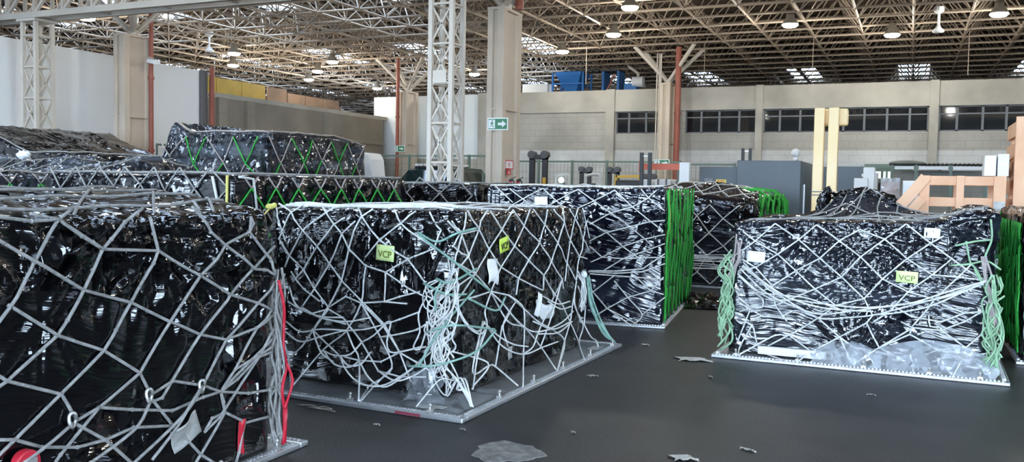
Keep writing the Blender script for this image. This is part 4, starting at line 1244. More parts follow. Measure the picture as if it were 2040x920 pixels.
# ------------------------------------------------------------------ second row and background pallets
def netted(corner, W, L, rz, box, H, label, film_m, seed, net, faces, du, dv, rr, step=.05, green=None, topnet=True, topm=None, **kw):
    t = pallet(corner, W, L, rz, label)
    ld, bv = wrapped_load(t, box, H, film_m, seed, step=step, **kw)
    m = MB(); x0, x1, y0, y1 = box; g = None
    if 'F' in faces: diamond(Face('F', y0, bv), x0+.04, x1-.04, .08, H-.03, du, dv, .08, rr, m)
    if 'R' in faces: diamond(Face('R', x1, bv), y0+.04, y1-.04, .08, H-.03, du, dv, .08, rr, m)
    if topnet: diamond(Face('T', H, bv), x0+.05, x1-.05, y0+.05, y1-.05, .55, 1.3, .1, rr, m)
    m.tube(Face('T', H, bv).lay([(x0+.03, y0+.05), (x1-.05, y0+.05), ], rr*1.4), rr*1.4, 5)
    m.tube(Face('T', H, bv).lay([(x1-.05, y0+.05), (x1-.05, y1-.05), ], rr*1.4), rr*1.4, 5)
    m.build('cargo_net', net, t, smooth=True, recalc=False)
    if green:
        g = MB(); g2 = MB()
        for f in green:
            fc = Face(f, x1 if f == 'R' else y0, bv); a, b = ((y0, y1) if f == 'R' else (x0, x1)); zt = H-.13
            gr = diamond(fc, a+.05, b-.05, zt-round((H-.4)/dv)*dv, zt, du, dv, .05, rr*1.1, g, alt=(g2, 0), shift=1)
            top = max(k_[1] for k_ in gr)
            for (i_, j_), p_ in gr.items():
                if j_ == top:
                    for d_ in (-1, 1):
                        q_ = (min(max(p_[0]+d_*.10, a+.02), b-.02), H-.02)
                        g2.tube(fc.lay([p_, q_], rr), rr*1.1, 5)
        build2(g, g2, 'green_net', M['rope_green'], M['rope_pink'], t)
    return t, bv
p6, bv = netted((-5.82, 6.52), 2.6, 3.24, 0, (-1.26, 1.26, -1.56, 1.58), 1.62, 'long black wrapped pallet in the second row with a yellow strap at its corner', M['film_far'], 6, M['rope_grey'], 'F', .37, .40, .009, step=.03, green='R', drape=.03, bulge=.012, r=.04, drop=.3, toplump=.012)
m = MB(); m.tube(Face('F', -1.56, bv).lay([(1.20, 1.61), (1.19, .7)], .014), .014, 6); m.build('yellow_strap', M['rope_yellow'], p6, smooth=True, recalc=False)
m = MB(); m.tube(Face('F', -1.56, bv).lay([(1.02, 1.60), (1.1, 1.3), (1.22, .9)], .016), .014, 6); m.tube(Face('R', 1.26, bv).lay([(-1.50, 1.6), (-1.30, 1.58), (-1.22, 1.1), (-1.2, .9)], .014), .013, 6)
m.build('corner_strap', M['rope_white'], p6, smooth=True, recalc=False)
p6b, bv6 = netted((-8.95, 6.30), 2.6, 3.2, 0, (-1.25, 1.22, -1.55, 1.5), 1.62, 'lumpy black wrapped pallet at far left with a bright white sheet on top', M['film_pale'], 7, M['rope_grey'], 'F', .40, .42, .007, step=.035, green='R', drape=.03, bulge=.03, toplump=.09,
       ztop=lambda x, y: 1.60+.24*np.clip((y+.2)/.5, 0, 1)*(.75+.25*np.sin(x*5+y*3)))
o = crumpled(p6b, 'white_sheet', M['paper'], (WS[0]+10.25, WS[1]-7.9, WS[2]), .10, 1.1, .6, .55, amp=.4, seed=5); o['label'] = 'bright white crumpled sheet on top'
netted((-5.42, 10.95), 2.44, 2.9, 0, (-1.15, 1.18, -1.40, 1.4), 1.58, 'flat black wrapped pallet squeezed behind the centre one', M['film_black2'], 8, M['rope_grey'], 'F', .55, .45, .009, step=.035, drape=.03, bulge=.02, toplump=.02)
def top8(x, y): return np.where(x < -.85, 2.56-1.9*np.clip(-.85-x, 0, .5), 2.56-.17*np.clip((x+.85)/.25, 0, 1)) - .14*np.clip((y-.3)/1.2, 0, 1)**2
p8, bv = netted((-9.62, 11.62), 2.5, 3.0, 0, (-1.22, 1.17, -1.43, 1.45), 2.42, 'tall wrapped pallet with a peaked left corner and mixed green and grey net', M['film_pale'], 9, M['rope_pink'], '', .50, .62, .011, step=.035, topnet=False, drape=.045, bulge=.04, toplump=.03, ztop=top8, drop=.4, r=.05)
m = MB(); m2 = MB()
diamond(Face('F', -1.43, bv), -1.18, 1.12, .7, 2.36, .56, .80, .10, .012, m, alt=(m2, 1)); diamond(Face('R', 1.17, bv), -1.40, 1.40, .7, 2.30, .56, .80, .08, .012, m, alt=(m2, 1))
for q in range(3): m2.tube(Face('T', 2.42, bv).lay([(1.05-.1*q, -1.35), (1.08-.05*q, 0), (1.05-.1*q, 1.35)], .012), .012, 5)
build2(m, m2, 'cargo_net', M['rope_pink'], M['rope_green'], p8)
m = MB(); fT8 = Face('T', 2.42, bv); m.tube(fT8.lay([(-.9, -1.33), (.2, -1.30), (1.02, -1.3), (1.0, 0), (.98, 1.3)], .012), .012, 5)
for q in range(26):
    a = ru(-1.3, 1.1); x = ru(.8, 1.12); m.tube(fT8.lay([(x, a), (x+ru(-.12, .06), a+ru(.1, .4), ru(0, .03))], .008), .009, 5)
for q in range(14):
    a = ru(-.7, .9); y = ru(-1.4, -1.1); m.tube(fT8.lay([(a, y), (a+ru(.1, .35), y+ru(-.04, .12), ru(0, .03))], .008), .009, 5)
m.build('frayed_cord', M['straw'], p8, smooth=True, recalc=False)
p9, bv = netted((-12.5, 10.2), 2.9, 3.1, 0, (-1.4, 1.38, -1.5, 1.5), 2.0, 'dark ridged pallet at the far left edge under a grey net', M['film_far'], 10, M['rope_grey'], 'FR', .6, .6, .010, step=.05, topnet=False, drape=.03, bulge=.03, toplump=.03,
       ztop=lambda x, y: 1.97+np.clip(.52-.36*np.abs(x+1.05)*np.where(x < -1.05, .9, 1.0), 0, .6))
p10, bv = netted((3.43, 9.3), 2.5, 2.6, 0, (-1.22, 1.18, -1.25, 1.12), 1.42, 'dark pallet at the right edge under a bright green net', M['film_black2'], 12, M['rope_dirty'], 'T', .3, .4, .009, step=.035, drape=.05, bulge=.05)
m = MB(); diamond(Face('F', -1.25, bv), -1.19, 1.1, .1, 1.40, .17, .55, .16, .010, m); 
fL = Face('L', -1.22, bv); diamond(fL, -1.22, 1.08, .1, 1.40, .2, .6, .18, .009, m)
for q in range(16):
    y = ru(-1.2, 1.0); z = ru(.6, 1.38); m.tube(fL.lay([(y, z), (y+ru(-.08,.08), z-.25, .02), (y+ru(-.1,.1), z-.5)], .01, smooth=True), .009, 5)
for q in range(16):
    x = ru(-1.19, -.7); z = ru(.6, 1.38); m.tube(Face('F', -1.25, bv).lay([(x, z), (x+ru(-.05,.05), z-.25, .02), (x+ru(-.06,.06), z-.5)], .01, smooth=True), .0095, 5)
m.build('green_net', M['rope_green'], p10, smooth=True, recalc=False)
m = MB(); m.add([p for p in [(-1.19,-1.31,1.02),(-1.07,-1.31,1.0),(-1.09,-1.31,.72),(-1.2,-1.31,.74)]], [(0,1,2,3)]); o = m.build('paper_sheet', M['paper'], p10); o.modifiers.new('Solidify', 'SOLIDIFY').thickness = .002
m = MB()
for q in range(6): m.tube(catmull([(-1.16+ru(-.03,.05), -1.28, .62), (-1.17+ru(-.05,.06), -1.29, .45), (-1.13+ru(-.06,.06), -1.29, .25), (-1.1+ru(-.06,.06), -1.27, .1)], .03), .011, 5)
m.build('pale_rope_bundle', M['rope_white'], p10, smooth=True, recalc=False)
SCRAPS=[(-1.77,8.02,0.28,0.17,0.3,'largest torn paper sheet on the floor between centre and right pallets'),(-2.36,8.53,0.07,0.05,0.2,'small paper scrap right of the corner of the centre pallet'),(-2.35,6.89,0.07,0.06,0.9,'crumpled scrap beside the long edge of the centre pallet'),(-1.15,5.03,0.13,0.1,0.5,'torn scrap at the bottom edge of the picture'),(-0.84,5.37,0.1,0.025,-0.3,'thin pale sliver on the floor at the lower right'),(-3.09,4.8,0.04,0.03,0.4,'tiny scrap in front of the centre pallet base'),(-2.55,4.96,0.04,0.02,0.1,'tiny sliver just below the near corner of the centre pallet'),(-0.23,7.29,0.06,0.02,0.2,'pale sliver on the floor below the right pallet'),(-1.47,7.34,0.03,0.03,0.2,'tiny white fleck left of the right pallet corner'),(-1.9,5.23,0.03,0.03,0.2,'tiny white fleck on the open floor right of the round patch')]
PATCH=(-2.11,4.68,0);ROPESCRAP=(-3.72,4.98,0)
# ================================================================== BACKGROUND EQUIPMENT
def plate_obj(name, x0, x1, y0, y1, z0, z1, m, label, cat, group=None, bevel=.004):
    o = MB().box(x0, x1, y0, y1, z0, z1).build(name, m, bevel=bevel)
    return tag(o, label, cat, group)

def exit_sign(x0, x1, y, z0, z1, label):
    """running man left, arrow pointing right, white on green; faces -y"""
    t = empty('exit_sign', label, 'sign', ((x0+x1)/2, y, z0), group='green exit signs')
    w, h = x1-x0, z1-z0
    MB().box(-w/2, w/2, 0, .012, 0, h).build('sign_board', M['sign_white'], t)
    b = .09*h
    MB().box(-w/2+b, w/2-b, -.004, 0, b, h-b).build('green_field', M['green_sign'], t)
    m = MB(); y0, y1 = -.008, -.004
    # white doorway with the figure in green, arrow in white
    m.box(-w*.43, -w*.12, y0, y1, h*.16, h*.84)
    m.prism([(w*.02, h*.40), (w*.22, h*.40), (w*.22, h*.22), (w*.42, h*.5), (w*.22, h*.78), (w*.22, h*.60), (w*.02, h*.60)], y0, y1)
    m.build('white_symbols', M['sign_white'], t)
    g = MB(); y0, y1 = -.011, -.008
    c = (-w*.27, h*.5)
    def P(pts): g.prism([(c[0]+a*h, c[1]+b_*h) for a, b_ in pts], y0, y1)
    g.cyl((c[0]+.03*h, y0, c[1]+.23*h), (c[0]+.03*h, y1, c[1]+.23*h), .06*h, 10)
    P([(-.06, .14), (.06, .16), (.05, -.06), (-.05, -.06)])
    P([(.04, .13), (.17, .03), (.14, -.01), (.03, .07)]); P([(-.05, .13), (-.17, .05), (-.15, .01), (-.04, .07)])
    P([(.0, -.04), (.06, -.05), (.14, -.17), (.10, -.28), (.06, -.27), (.08, -.17)]); P([(-.05, -.05), (.01, -.06), (-.06, -.17), (-.19, -.2), (-.19, -.16), (-.08, -.13)])
    g.build('running_figure', M['green_sign'], t)
    return t
exit_sign(-6.90, -6.50, 14.20, 2.535, 2.755, 'green and white exit sign on the thick concrete column')
exit_sign(-15.92, -15.50, 25.6, 2.63, 2.84, 'small green exit sign beside the far red pipe')
es = exit_sign(-6.0, -5.6, 22.05, 2.11, 2.30, 'small green exit sign above the orange beam')
MB().box(-.15, -.13, .012, .03, -2.06, .18).box(.13, .15, .012, .03, -2.06, .18).build('sign_post', M['fence'], es)

# fire point on the column (faces +x)
def wall_sign(name, y0, y1, z0, z1, label, inner):
    t = empty(name, label, 'sign', (-6.617, (y0+y1)/2, z0))
    w, h = y1-y0, z1-z0
    MB().box(0, .006, -w/2, w/2, 0, h).build('sign_board', M['sign_white'] if inner else M['sign_red'], t)
    if inner:
        m = MB(); b = .1*h
        for a, b_, c, d in ((-w/2, w/2, 0, b), (-w/2, w/2, h-b, h), (-w/2, -w/2+b, b, h-b), (w/2-b, w/2, b, h-b)): m.box(.006, .009, a, b_, c, d)
        for k in range(16):
            a0, a1 = 2*PI*k/16, 2*PI*(k+1)/16
            m.prism([(.22*h*math.cos(a0), h/2+.22*h*math.sin(a0)), (.22*h*math.cos(a1), h/2+.22*h*math.sin(a1)), (.14*h*math.cos(a1), h/2+.14*h*math.sin(a1)), (.14*h*math.cos(a0), h/2+.14*h*math.sin(a0))], .006, .009, axis='x')
        m.build('red_symbol', M['sign_red'], t)
    else:
        MB().prism([(-.1*w, .75*h), (.12*w, .75*h), (.12*w, .3*h), (0, .12*h), (-.1*w, .3*h)], .006, .009, axis='x').build('white_symbol', M['sign_white'], t)
    return t
wall_sign('fire_sign', 14.36, 14.70, 1.86, 2.02, 'square red and white fire alarm sign on the thick concrete column', True)
wall_sign('extinguisher_sign', 14.44, 14.60, 1.755, 1.845, 'small red arrow sign below the fire alarm sign', False)
def extinguisher(y, label):
    t = empty('fire_extinguisher', label, 'fire extinguisher', (-6.50, y, 1.12))
    MB().lathe([(.02, 0), (.075, .01), (.08, .04), (.08, .40), (.06, .46), (.03, .49), (.03, .52), (.0, .525)], n=16).build('cylinder', M['red'], t, smooth=True)
    MB().box(-.02, .06, -.02, .02, .52, .55).bar((-.01, 0, .55), (.1, 0, .60), .02, .012).build('valve_lever', M['black'], t)
    MB().tube(catmull([(0, 0, .53), (0, .10, .56), (.02, .15, .45), (.02, .12, .2)], .03), .011, 6).build('hose', M['black'], t, smooth=True)
    MB().box(.078, .083, -.03, .03, .15, .32).build('instruction_label', M['sign_white'], t)
    MB().box(-.108, -.06, -.03, .03, .30, .36).build('wall_bracket', M['black'], t)
extinguisher(14.34, 'red fire extinguisher hung at left under the fire signs')
extinguisher(14.68, 'red fire extinguisher hung at right under the fire signs')

# small things on the white wall and its column
plate_obj('switch_box', -16.95, -16.84, 14.98, 15.2, 2.15, 2.42, M['frame'], 'grey switch box on the white wall beside the column', 'box')
m = empty('notice_plate', 'small white notice with red border on the white wall column', 'sign', (-15.57, 14.42, 2.05))
MB().box(.012, .016, -.12, .12, 0, .18).build('notice_board', M['sign_white'], m); MB().box(.005, .012, -.15, .15, -.02, .2).build('notice_border', M['rope_pink'], m)
fl = empty('floodlight', 'white floodlight head beside the rust red pipe', 'lamp', (-15.27, 14.62, 4.12))
MB().prism([(-.12, .0), (.12, -.06), (.11, .04), (-.09, .08)], -.09, .09).build('lamp_head', M['white_plastic'], fl, bevel=.01); MB().bar((-.25, 0, .15), (0, 0, .08), .03, .03).build('lamp_arm', M['steel'], fl)
def speaker(x, y, z, label):
    t = empty('ceiling_speaker', label, 'speaker', (x, y, z))
    MB().lathe([(.03, 0), (.12, .02), (.13, .06), (.05, .14), (.03, .2)], n=14).build('horn', M['white_plastic'], t, smooth=True)
    MB().cyl((0, 0, .18), (0, 0, .52), .03, 8).lathe([(.04, .45), (.11, .5), (.11, .6), (.05, .62)], n=12).build('bracket', M['white_plastic'], t)
speaker(.42, 23.0, 5.28, 'white horn speaker hung from the roof above the crates')
speaker(-18.9, 20.2, 5.3, 'white horn speaker hung from the roof above the white wall end')

# ---- fence runs
def fence(x0, x1, y, h, label, nseg):
    t = empty('mesh_fence', label, 'fence', ((x0+x1)/2, y, 0)); W = x1-x0
    for i in range(nseg+1):
        x = -W/2+W*i/nseg; MB().box(x-.03, x+.03, -.03, .03, 0, h+.04).build('post', M['fence'], t)
    m = MB()
    for z in (h, h*.52, .12): m.box(-W/2, W/2, -.02, .02, z-.025, z+.025)
    m.build('rail', M['fence'], t)
    m = MB()
    for x in np.arange(-W/2, W/2, .11): m.box(x-.003, x+.003, -.004, .004, .12, h)
    for z in np.arange(.2, h, .2): m.box(-W/2, W/2, -.004, .004, z-.003, z+.003)
    m.build('wire_panel', M['fence'], t, recalc=False)
fence(-16.6, -11.3, 24.2, 2.45, 'grey green mesh fence in front of the white cladding', 5)
fence(-11.2, -5.9, 24.4, 2.30, 'grey green mesh fence behind the pallet trucks', 5)
fence(-5.4, -4.0, 22.2, 2.18, 'short green rail fence behind the orange beam', 1)
fence(-2.0, 3.2, 24.2, 2.18, 'grey green mesh fence behind the wooden crates', 4)
tag(MB().cyl((-8.35, 17.6, 0), (-8.35, 17.6, 2.33), .035, 8).box(-8.5, -8.2, 17.45, 17.75, 0, .03).build('guard_post', M['black']), 'thin dark post just left of the thick concrete column', 'post')
m = MB()
for a, b, c, d, e, f in ((0, 1, 0, 0, 0, 0),): pass
t = empty('guard_rail', 'green pipe guard rail beside the tall truck mast', 'rail', (-9.2, 19.6, 0))
MB().cyl((-.42, 0, 0), (-.42, 0, 1.86), .03, 8).cyl((.42, 0, 0), (.42, 0, 1.86), .03, 8).build('post', M['fence'], t); MB().cyl((-.42, 0, 1.84), (.42, 0, 1.84), .03, 8).cyl((-.42, 0, 1.2), (.42, 0, 1.2), .03, 8).build('rail', M['fence'], t)

t = empty('guard_rail', 'green pipe guard rail against the white wall right of the column', 'rail', (-16.5, 16.4, 0))
MB().cyl((0, -.5, 0), (0, -.5, 2.42), .025, 8).cyl((0, .42, 0), (0, .42, 2.42), .025, 8).build('post', M['fence'], t); MB().cyl((0, -.5, 2.40), (0, .42, 2.40), .025, 8).cyl((0, -.5, 1.3), (0, .42, 1.3), .025, 8).build('rail', M['fence'], t)
# ---- trucks
def stacker(x, y, label, body, mast_h, loop=True, lampon=False, mast_dx=.27, w=.28):
    t = empty('pallet_truck', label, 'pallet truck', (x, y, 0), group='pallet trucks parked by the fence')
    MB().prism([(-w, .18), (w*.5, .18), (w*.5, 1.05), (w*.3, 1.30), (-w*.8, 1.30), (-w, 1.05)], -.35, .35).build('truck_body', body, t, bevel=.04)
    m = MB()
    for s in (-.10, .10): m.box(mast_dx+s-.04, mast_dx+s+.04, .30, .40, .08, mast_h-.1)
    m.box(mast_dx-.14, mast_dx+.14, .30, .40, mast_h-.18, mast_h-.06).box(mast_dx-.14, mast_dx+.14, .31, .39, 1.0, 1.08)
    m.build('mast', M['black'], t)
    for s in (-.10, .10): MB().cyl((mast_dx+s, .28, mast_h-.08), (mast_dx+s, .42, mast_h-.08), .07, 14).build('chain_pulley', M['darkgrey'], t)
    MB().box(mast_dx-.012, mast_dx+.012, .33, .36, .4, mast_h-.1).build('lift_chain', M['metal'], t)
    if loop:
        m = MB().tube(catmull([(-w*.95, -.3, 1.2), (-w*.95, -.3, 1.72), (-w*.8, -.3, 1.84), (w*.2, -.3, 1.86), (w*.32, -.3, 1.76), (w*.32, -.3, 1.25)], .04), .035, 8); m.build('guard_loop', M['truck_grey'], t, smooth=True)
        MB().box(-w*.5, -w*.1, -.33, -.27, 1.40, 1.66).build('control_panel', M['darkgrey'], t)
    if lampon:
        o = MB().lathe([(.0, .03), (.05, .0), (.07, .02), (.05, .05)], c=(0,0,0), n=16).build('head_lamp', M['lens_small'], t, smooth=True)
        o.location = (-w*.3, -.36, 1.72); o.rotation_euler = (PI/2, 0, 0)
    for s in (-.10, .10): MB().box(mast_dx+s-.05, mast_dx+s+.05, .40, 1.25, .05, .10).build('fork', M['black'], t)
    for s in (-.28, .28): MB().cyl((-w*.5, s-.05, .12), (-w*.5, s+.05, .12), .12, 14).build('wheel', M['rubber'], t)
    return t
M['lens_small'] = mat('lit head lamp', (.9,.95,1), .3, emis=(.7,.95,1.0), estr=4)
tall = empty('reach_truck', 'tall dark truck mast rising behind the shiny pallet, yellow strip on it', 'pallet truck', (-8.42, 20.2, 0))
m = MB()
for s in (-.17, .17): m.box(s-.06, s+.06, 0, .12, .1, 2.32)
m.box(-.23, .23, .0, .12, 2.22, 2.34).box(-.2, .2, .02, .1, 1.1, 1.2); m.build('mast', M['black'], tall)
for s in (-.17, .17): MB().cyl((s, -.03, 2.34), (s, .15, 2.34), .10, 14).build('chain_pulley', M['darkgrey'], tall)
MB().box(.14, .22, -.02, 0, 1.3, 1.78).bar((.0, -.02, 1.3), (.2, -.02, 1.55), .03, .05).build('yellow_strip', M['truck_yellow'], tall)
MB().prism([(-.5, .15), (.42, .15), (.42, .9), (.3, 1.15), (-.5, 1.15)], .15, 1.3).build('truck_body', M['truck_grey'], tall, bevel=.04)
for s in (-.4, .4): MB().cyl((s, .3, .14), (s, .44, .14), .14, 14).build('wheel', M['rubber'], tall)
for s in (-.2, .2): MB().box(s-.07, s+.07, -1.0, 0, .05, .10).build('fork', M['black'], tall)
stacker(-7.60, 20.3, 'pale pallet truck with a shining head lamp behind the shiny pallet', M['truck_grey'], 2.08, lampon=True)
stacker(-6.83, 20.3, 'pale pallet truck between the shining one and the yellow one', M['truck_grey'], 2.08, mast_dx=.22)
yt = stacker(-5.98, 20.3, 'yellow and black pallet truck left of the orange beam', M['truck_yellow'], 1.92, loop=False)
MB().box(-.36, .26, -.36, -.30, 1.30, 1.74).build('black_cover', M['black'], yt, bevel=.06)
MB().bar((.20, -.3, 1.82), (.30, -.3, 1.5), .07, .06).bar((-.36, -.3, 1.82), (.24, -.3, 1.84), .06, .06).bar((-.36, -.3, 1.3), (-.36, -.3, 1.85), .06, .06).build('guard_frame', M['truck_yellow'], yt)
MB().box(-.2, -.05, -.37, -.36, 1.5, 1.62).build('white_label', M['sign_white'], yt)
for i, (x, y, lab) in enumerate(((-4.93, 17.5, 'dark fork mast standing before the orange beam'), (-3.64, 21.7, 'dark fork mast rising behind the blue grey cabinet'))):
    t = empty('fork_mast', lab, 'mast', (x, y, 0))
    for s in (-.085, .085): MB().box(s-.035, s+.035, -.03, .03, .02, 2.28 if i == 0 else 2.56).build('upright', M['black'], t)
    MB().box(-.12, .12, -.02, .02, .3, .4).box(-.12, .12, -.02, .02, 1.1, 1.16).box(-.2, .2, -.15, .15, 0, .02).build('cross_bar', M['black'], t)
    MB().box(-.05, .09, -.01, .01, (2.20 if i == 0 else 2.48), (2.22 if i == 0 else 2.51)).build('tie_rod', M['metal'], t)

# ---- orange beam on white post, white bales
t = empty('barrier_beam', 'orange steel beam carried by a white post', 'beam', (-4.24, 18.0, 0))
MB().box(-.10, .10, -.08, .08, 0, 2.10).box(-.2, .2, -.2, .2, 0, .02).build('white_post', M['white_plastic'], t)
MB().box(-.93, -.10, -.04, .04, 1.95, 2.07).box(-.93, -.10, -.055, .055, 2.05, 2.075).build('orange_beam', M['orange'], t)
MB().box(-.955, -.93, -.08, .08, 1.90, 2.13).build('end_plate', M['orange'], t)
MB().box(-.09, .0, -.083, -.081, 1.34, 1.42).build('yellow_mark', M['sticker_pale'], t)
for i, (a, b, z, lab) in enumerate(((-5.31, -5.04, 1.75, 'white wrapped bale leftmost under the orange beam'), (-4.99, -4.64, 1.76, 'white wrapped bale behind the dark fork mast'), (-4.61, -4.18, 1.73, 'grey and white wrapped bale beside the white post'))):
    t = empty('bale', lab, 'bale', ((a+b)/2, 18.7, 0), group='white bales under the orange beam')
    w = (b-a)/2
    for k in range(4):
        z0 = .12+k*(z-.12)/4; MB().box(-w, w, -.3, .3, z0+.005, z0+(z-.12)/4).build('slab', M['white_plastic'] if i < 2 or k % 2 == 0 else M['truck_grey'], t, bevel=.025)
    MB().box(-w, w, -.32, .32, 0, .12).build('timber_base', M['wood_dk'], t)
    for s in (-.5, .5): MB().box(s*w-.02, s*w+.02, -.306, .306, .12, z+.004).build('strap', M['frame'], t)

# ---- blue grey cabinets
t = empty('steel_cabinet', 'large blue grey steel cabinet with a lower wing at its left', 'cabinet', (-2.72, 18.9, 0))
MB().box(-.64, .64, 0, 2.3, .08, 2.18).build('cabinet_body', M['bluegrey'], t, bevel=.012)
m = MB()
for x in (-.21, .22): m.box(x-.004, x+.004, -.003, 0, .1, 2.16)
m.build('panel_seam', M['frame'], t)
wg = MB().box(-1.48, -.645, .25, 1.6, .08, 2.05).build('cabinet_wing', M['bluegrey'], t, bevel=.012)
MB().box(-1.12, -.90, .244, .25, 1.60, 1.78).build('yellow_notice', M['truck_yellow'] if False else mat('yellow notice', (.75,.60,.12), .5), wg)
m = MB()
for k, (a, b) in enumerate(((-1.10, -.93), (-1.08, -.95), (-1.06, -.97))): m.box(a, b, .242, .244, 1.74-k*.045, 1.752-k*.045)
m.build('notice_lines', M['sign_red'], wg)
MB().box(-1.36, -1.19, .244, .25, 1.56, 1.80).build('clear_pouch', M['clear'], wg)
MB().box(-.62, .62, .05, 2.25, 0, .08).build('plinth', M['black'], t)
d = MB().box(.64, .655, .25, 1.9, .15, 2.05).build('side_door', M['bluegrey'], t)
MB().box(.655, .68, .5, .56, .9, 1.7).build('door_handle', M['alu_edge'], d)
s = MB().cyl((.52, .1, 2.18), (.52, .1, 2.26), .05, 10); s.ball((.52, .08, 2.34), .09, n=12, m=8); s.build('beacon', M['white_plastic'], t, smooth=True)
t = empty('steel_partition', 'low blue grey steel partition right of the yellow posts', 'partition', (-1.40, 20.5, 0))
MB().box(-.52, .55, -.04, .04, .1, 2.10).build('steel_panel', M['bluegrey'], t)
MB().box(-.52, .45, -.06, .06, 2.11, 2.17).build('pale_cap', M['truck_grey'], t)
MB().box(-.52, .55, -.25, -.04, 1.40, 1.46).box(-.52, .55, -.25, -.05, .02, .1).build('white_ledge', M['white_plastic'], t)
t = empty('white_machine', 'tall white machine arm beside the blue grey partition', 'machine', (-.80, 19.2, 0))
MB().box(-.10, .12, -.2, .2, .02, 2.06).build('white_column', M['white_plastic'], t, bevel=.02); MB().box(-.26, .0, -.3, .1, 1.62, 1.84).build('side_box', M['white_plastic'], t, bevel=.015)
MB().box(.12, .17, -.22, .22, .1, 1.95).build('grey_edge', M['truck_grey'], t); MB().box(-.3, .3, -.3, .3, 0, .04).build('machine_base', M['darkgrey'], t)
MB().cyl((-.13, -.1, 1.90), (-.10, -.1, 1.90), .03, 10).build('white_knob', M['white_plastic'], t)

# ---- cream yellow twin post
t = empty('twin_post', 'cream yellow twin steel post with a box at its top', 'post', (-1.22, 14.0, 0))
for i, (a, b) in enumerate(((-.145, .0), (.055, .20))): MB().box(a, b, -.07, .07, .02, 2.80).build('post', M['yellowpost'], t, bevel=.012)
MB().box(-.06, .32, .071, .20, 2.54, 2.80).build('head_box', M['yellowpost'], t, bevel=.035)
m = MB()
for z in (1.55, 1.50): m.box(-.155, .21, -.08, .08, z, z+.015)
m.build('wire_tie', M['frame'], t); MB().box(-.25, .3, -.2, .2, 0, .02).build('foot_plate', M['yellowpost'], t)

# ---- shelter with corrugated roof
t = empty('shelter', 'low grey green shelter with corrugated roof behind the crates', 'shelter', (.62, 22.6, 0))
m = MB()
for k in range(26):
    x = -1.12+k*.088; m.prism([(x, 2.21), (x+.022, 2.24), (x+.066, 2.24), (x+.088, 2.21), (x+.066, 2.225), (x+.022, 2.225)], -.6, 1.0)
m.build('corrugated_roof', M['corrug'], t)
for x in (-1.05, -.55, .15, .85): MB().box(x-.035, x+.035, -.55, -.48, 0, 2.2).build('post', M['fence'], t)
m = MB()
for a, b in ((-1.0, -.6), (-.5, .1), (.2, .8)): m.box(a, b, -.52, -.50, 2.10, 2.17)
m.build('pale_strip', M['white_plastic'], t)
m = MB(); m.ball((-.75, -.2, 2.25), .3, sx=1.3, sz=.22, n=12, m=6); m.build('tarpaulin', M['corrug'], t, smooth=True)
MB().box(-1.05, .9, .5, .54, .05, 2.1).build('back_panel', M['block'], t)
# lit little windows and dark doorway of the booth behind
t = empty('office_booth', 'small booth with three bright windows and a dark doorway', 'booth', (-.62, 24.9, 0))
MB().box(-.62, .62, 0, 1.6, 0, 2.3).build('booth_wall', M['fence'], t)
M['litwin'] = mat('lit booth window', (.8,.85,.9), .2, emis=(.85,.93,1.0), estr=1.6)
for a, b in ((-.26, -.02), (.04, .20), (.22, .40)): MB().box(a, b, -.02, 0, 1.93, 2.10).build('window', M['litwin'], t)
MB().box(-.30, -.06, -.02, 0, .1, 1.82).build('doorway', M['black'], t); MB().box(-.42, -.34, -.05, 0, 0, 2.2).build('door_jamb', M['truck_grey'], t)

# ---- cartons
t = empty('carton_stack', 'brown carton half covered in clear film beside the slanted crate', 'carton', (-.46, 15.6, 0))
MB().box(.02, .26, -.2, .3, .1, 1.74).build('carton_body', M['card'], t, bevel=.01); MB().box(.0, .28, -.22, .32, .11, 1.80).build('clear_wrap', M['clear'], t); MB().box(-.0, .3, -.25, .35, 0, .1).build('timber_base', M['wood_dk'], t)
plate_obj('white_carton', -.14, .10, 15.5, 16.0, 0, 1.76, M['white_plastic'], 'white carton right of the brown one', 'carton', bevel=.01)
MB().box(-.08, .05, 15.494, 15.5, 1.2, 1.5).build('carton_label', M['paper_dirty'], bpy.data.objects['white_carton'])

# ---- wooden crates
def plank(m, p, q, w, h, up=(0,0,1)): m.bar(p, q, w, h, up)
t = empty('wooden_crate', 'open orange pine crate frame with slanted struts behind the right pallet', 'crate', (.55, 12.0, 0))
def wp(name, p, q, w, h, up=(0,0,1), m=None): return MB().bar(p, q, w, h, up).build(name, m or M['wood'], t, bevel=.004)
for y in (0, .82):
    for x, w in ((-.41, .11), (-.02, .085), (.40, .13)): wp('upright', (x, y, .05), (x, y, 1.78), .03, w, up=(1, 0, 0)) if False else MB().box(x-w/2, x+w/2, y-.018, y+.018, .05, 1.78).build('upright', M['wood'], t, bevel=.003)
    for z in (.30, .9, 1.46, 1.72): MB().box(-.47, .47, y+.018, y+.05, z-.055, z+.055).build('cross_plank', M['wood'], t, bevel=.003)
for x in (-.45, .45):
    for z in (.30, 1.46, 1.72): MB().box(x-.02, x+.02, .05, .80, z-.05, z+.05).build('side_plank', M['wood'], t, bevel=.003)
for y in (.0, .27, .55, .80):
    MB().bar((-.40, y-.03, 1.76), (-.98, y-.03, 1.0), .13, .04, up=(0, 1, 0)).build('slanted_strut', M['wood'], t, bevel=.003)
for y in (.0, .4): MB().bar((-.43, y-.03, 1.50), (-.85, y-.03, .95), .11, .04, up=(0, 1, 0)).build('slanted_strut', M['wood'], t, bevel=.003)
MB().box(-1.05, -.90, -.1, .85, .9, 1.0).build('foot_plank', M['wood_dk'], t); MB().box(-1.02, -.96, -.05, .8, 0, .9).build('rear_leg', M['wood_dk'], t)
o = MB().box(.28, .50, -.035, -.019, .06, 1.34).build('board_panel', M['card'], t); o['label'] = 'plain brown board low on the crate'
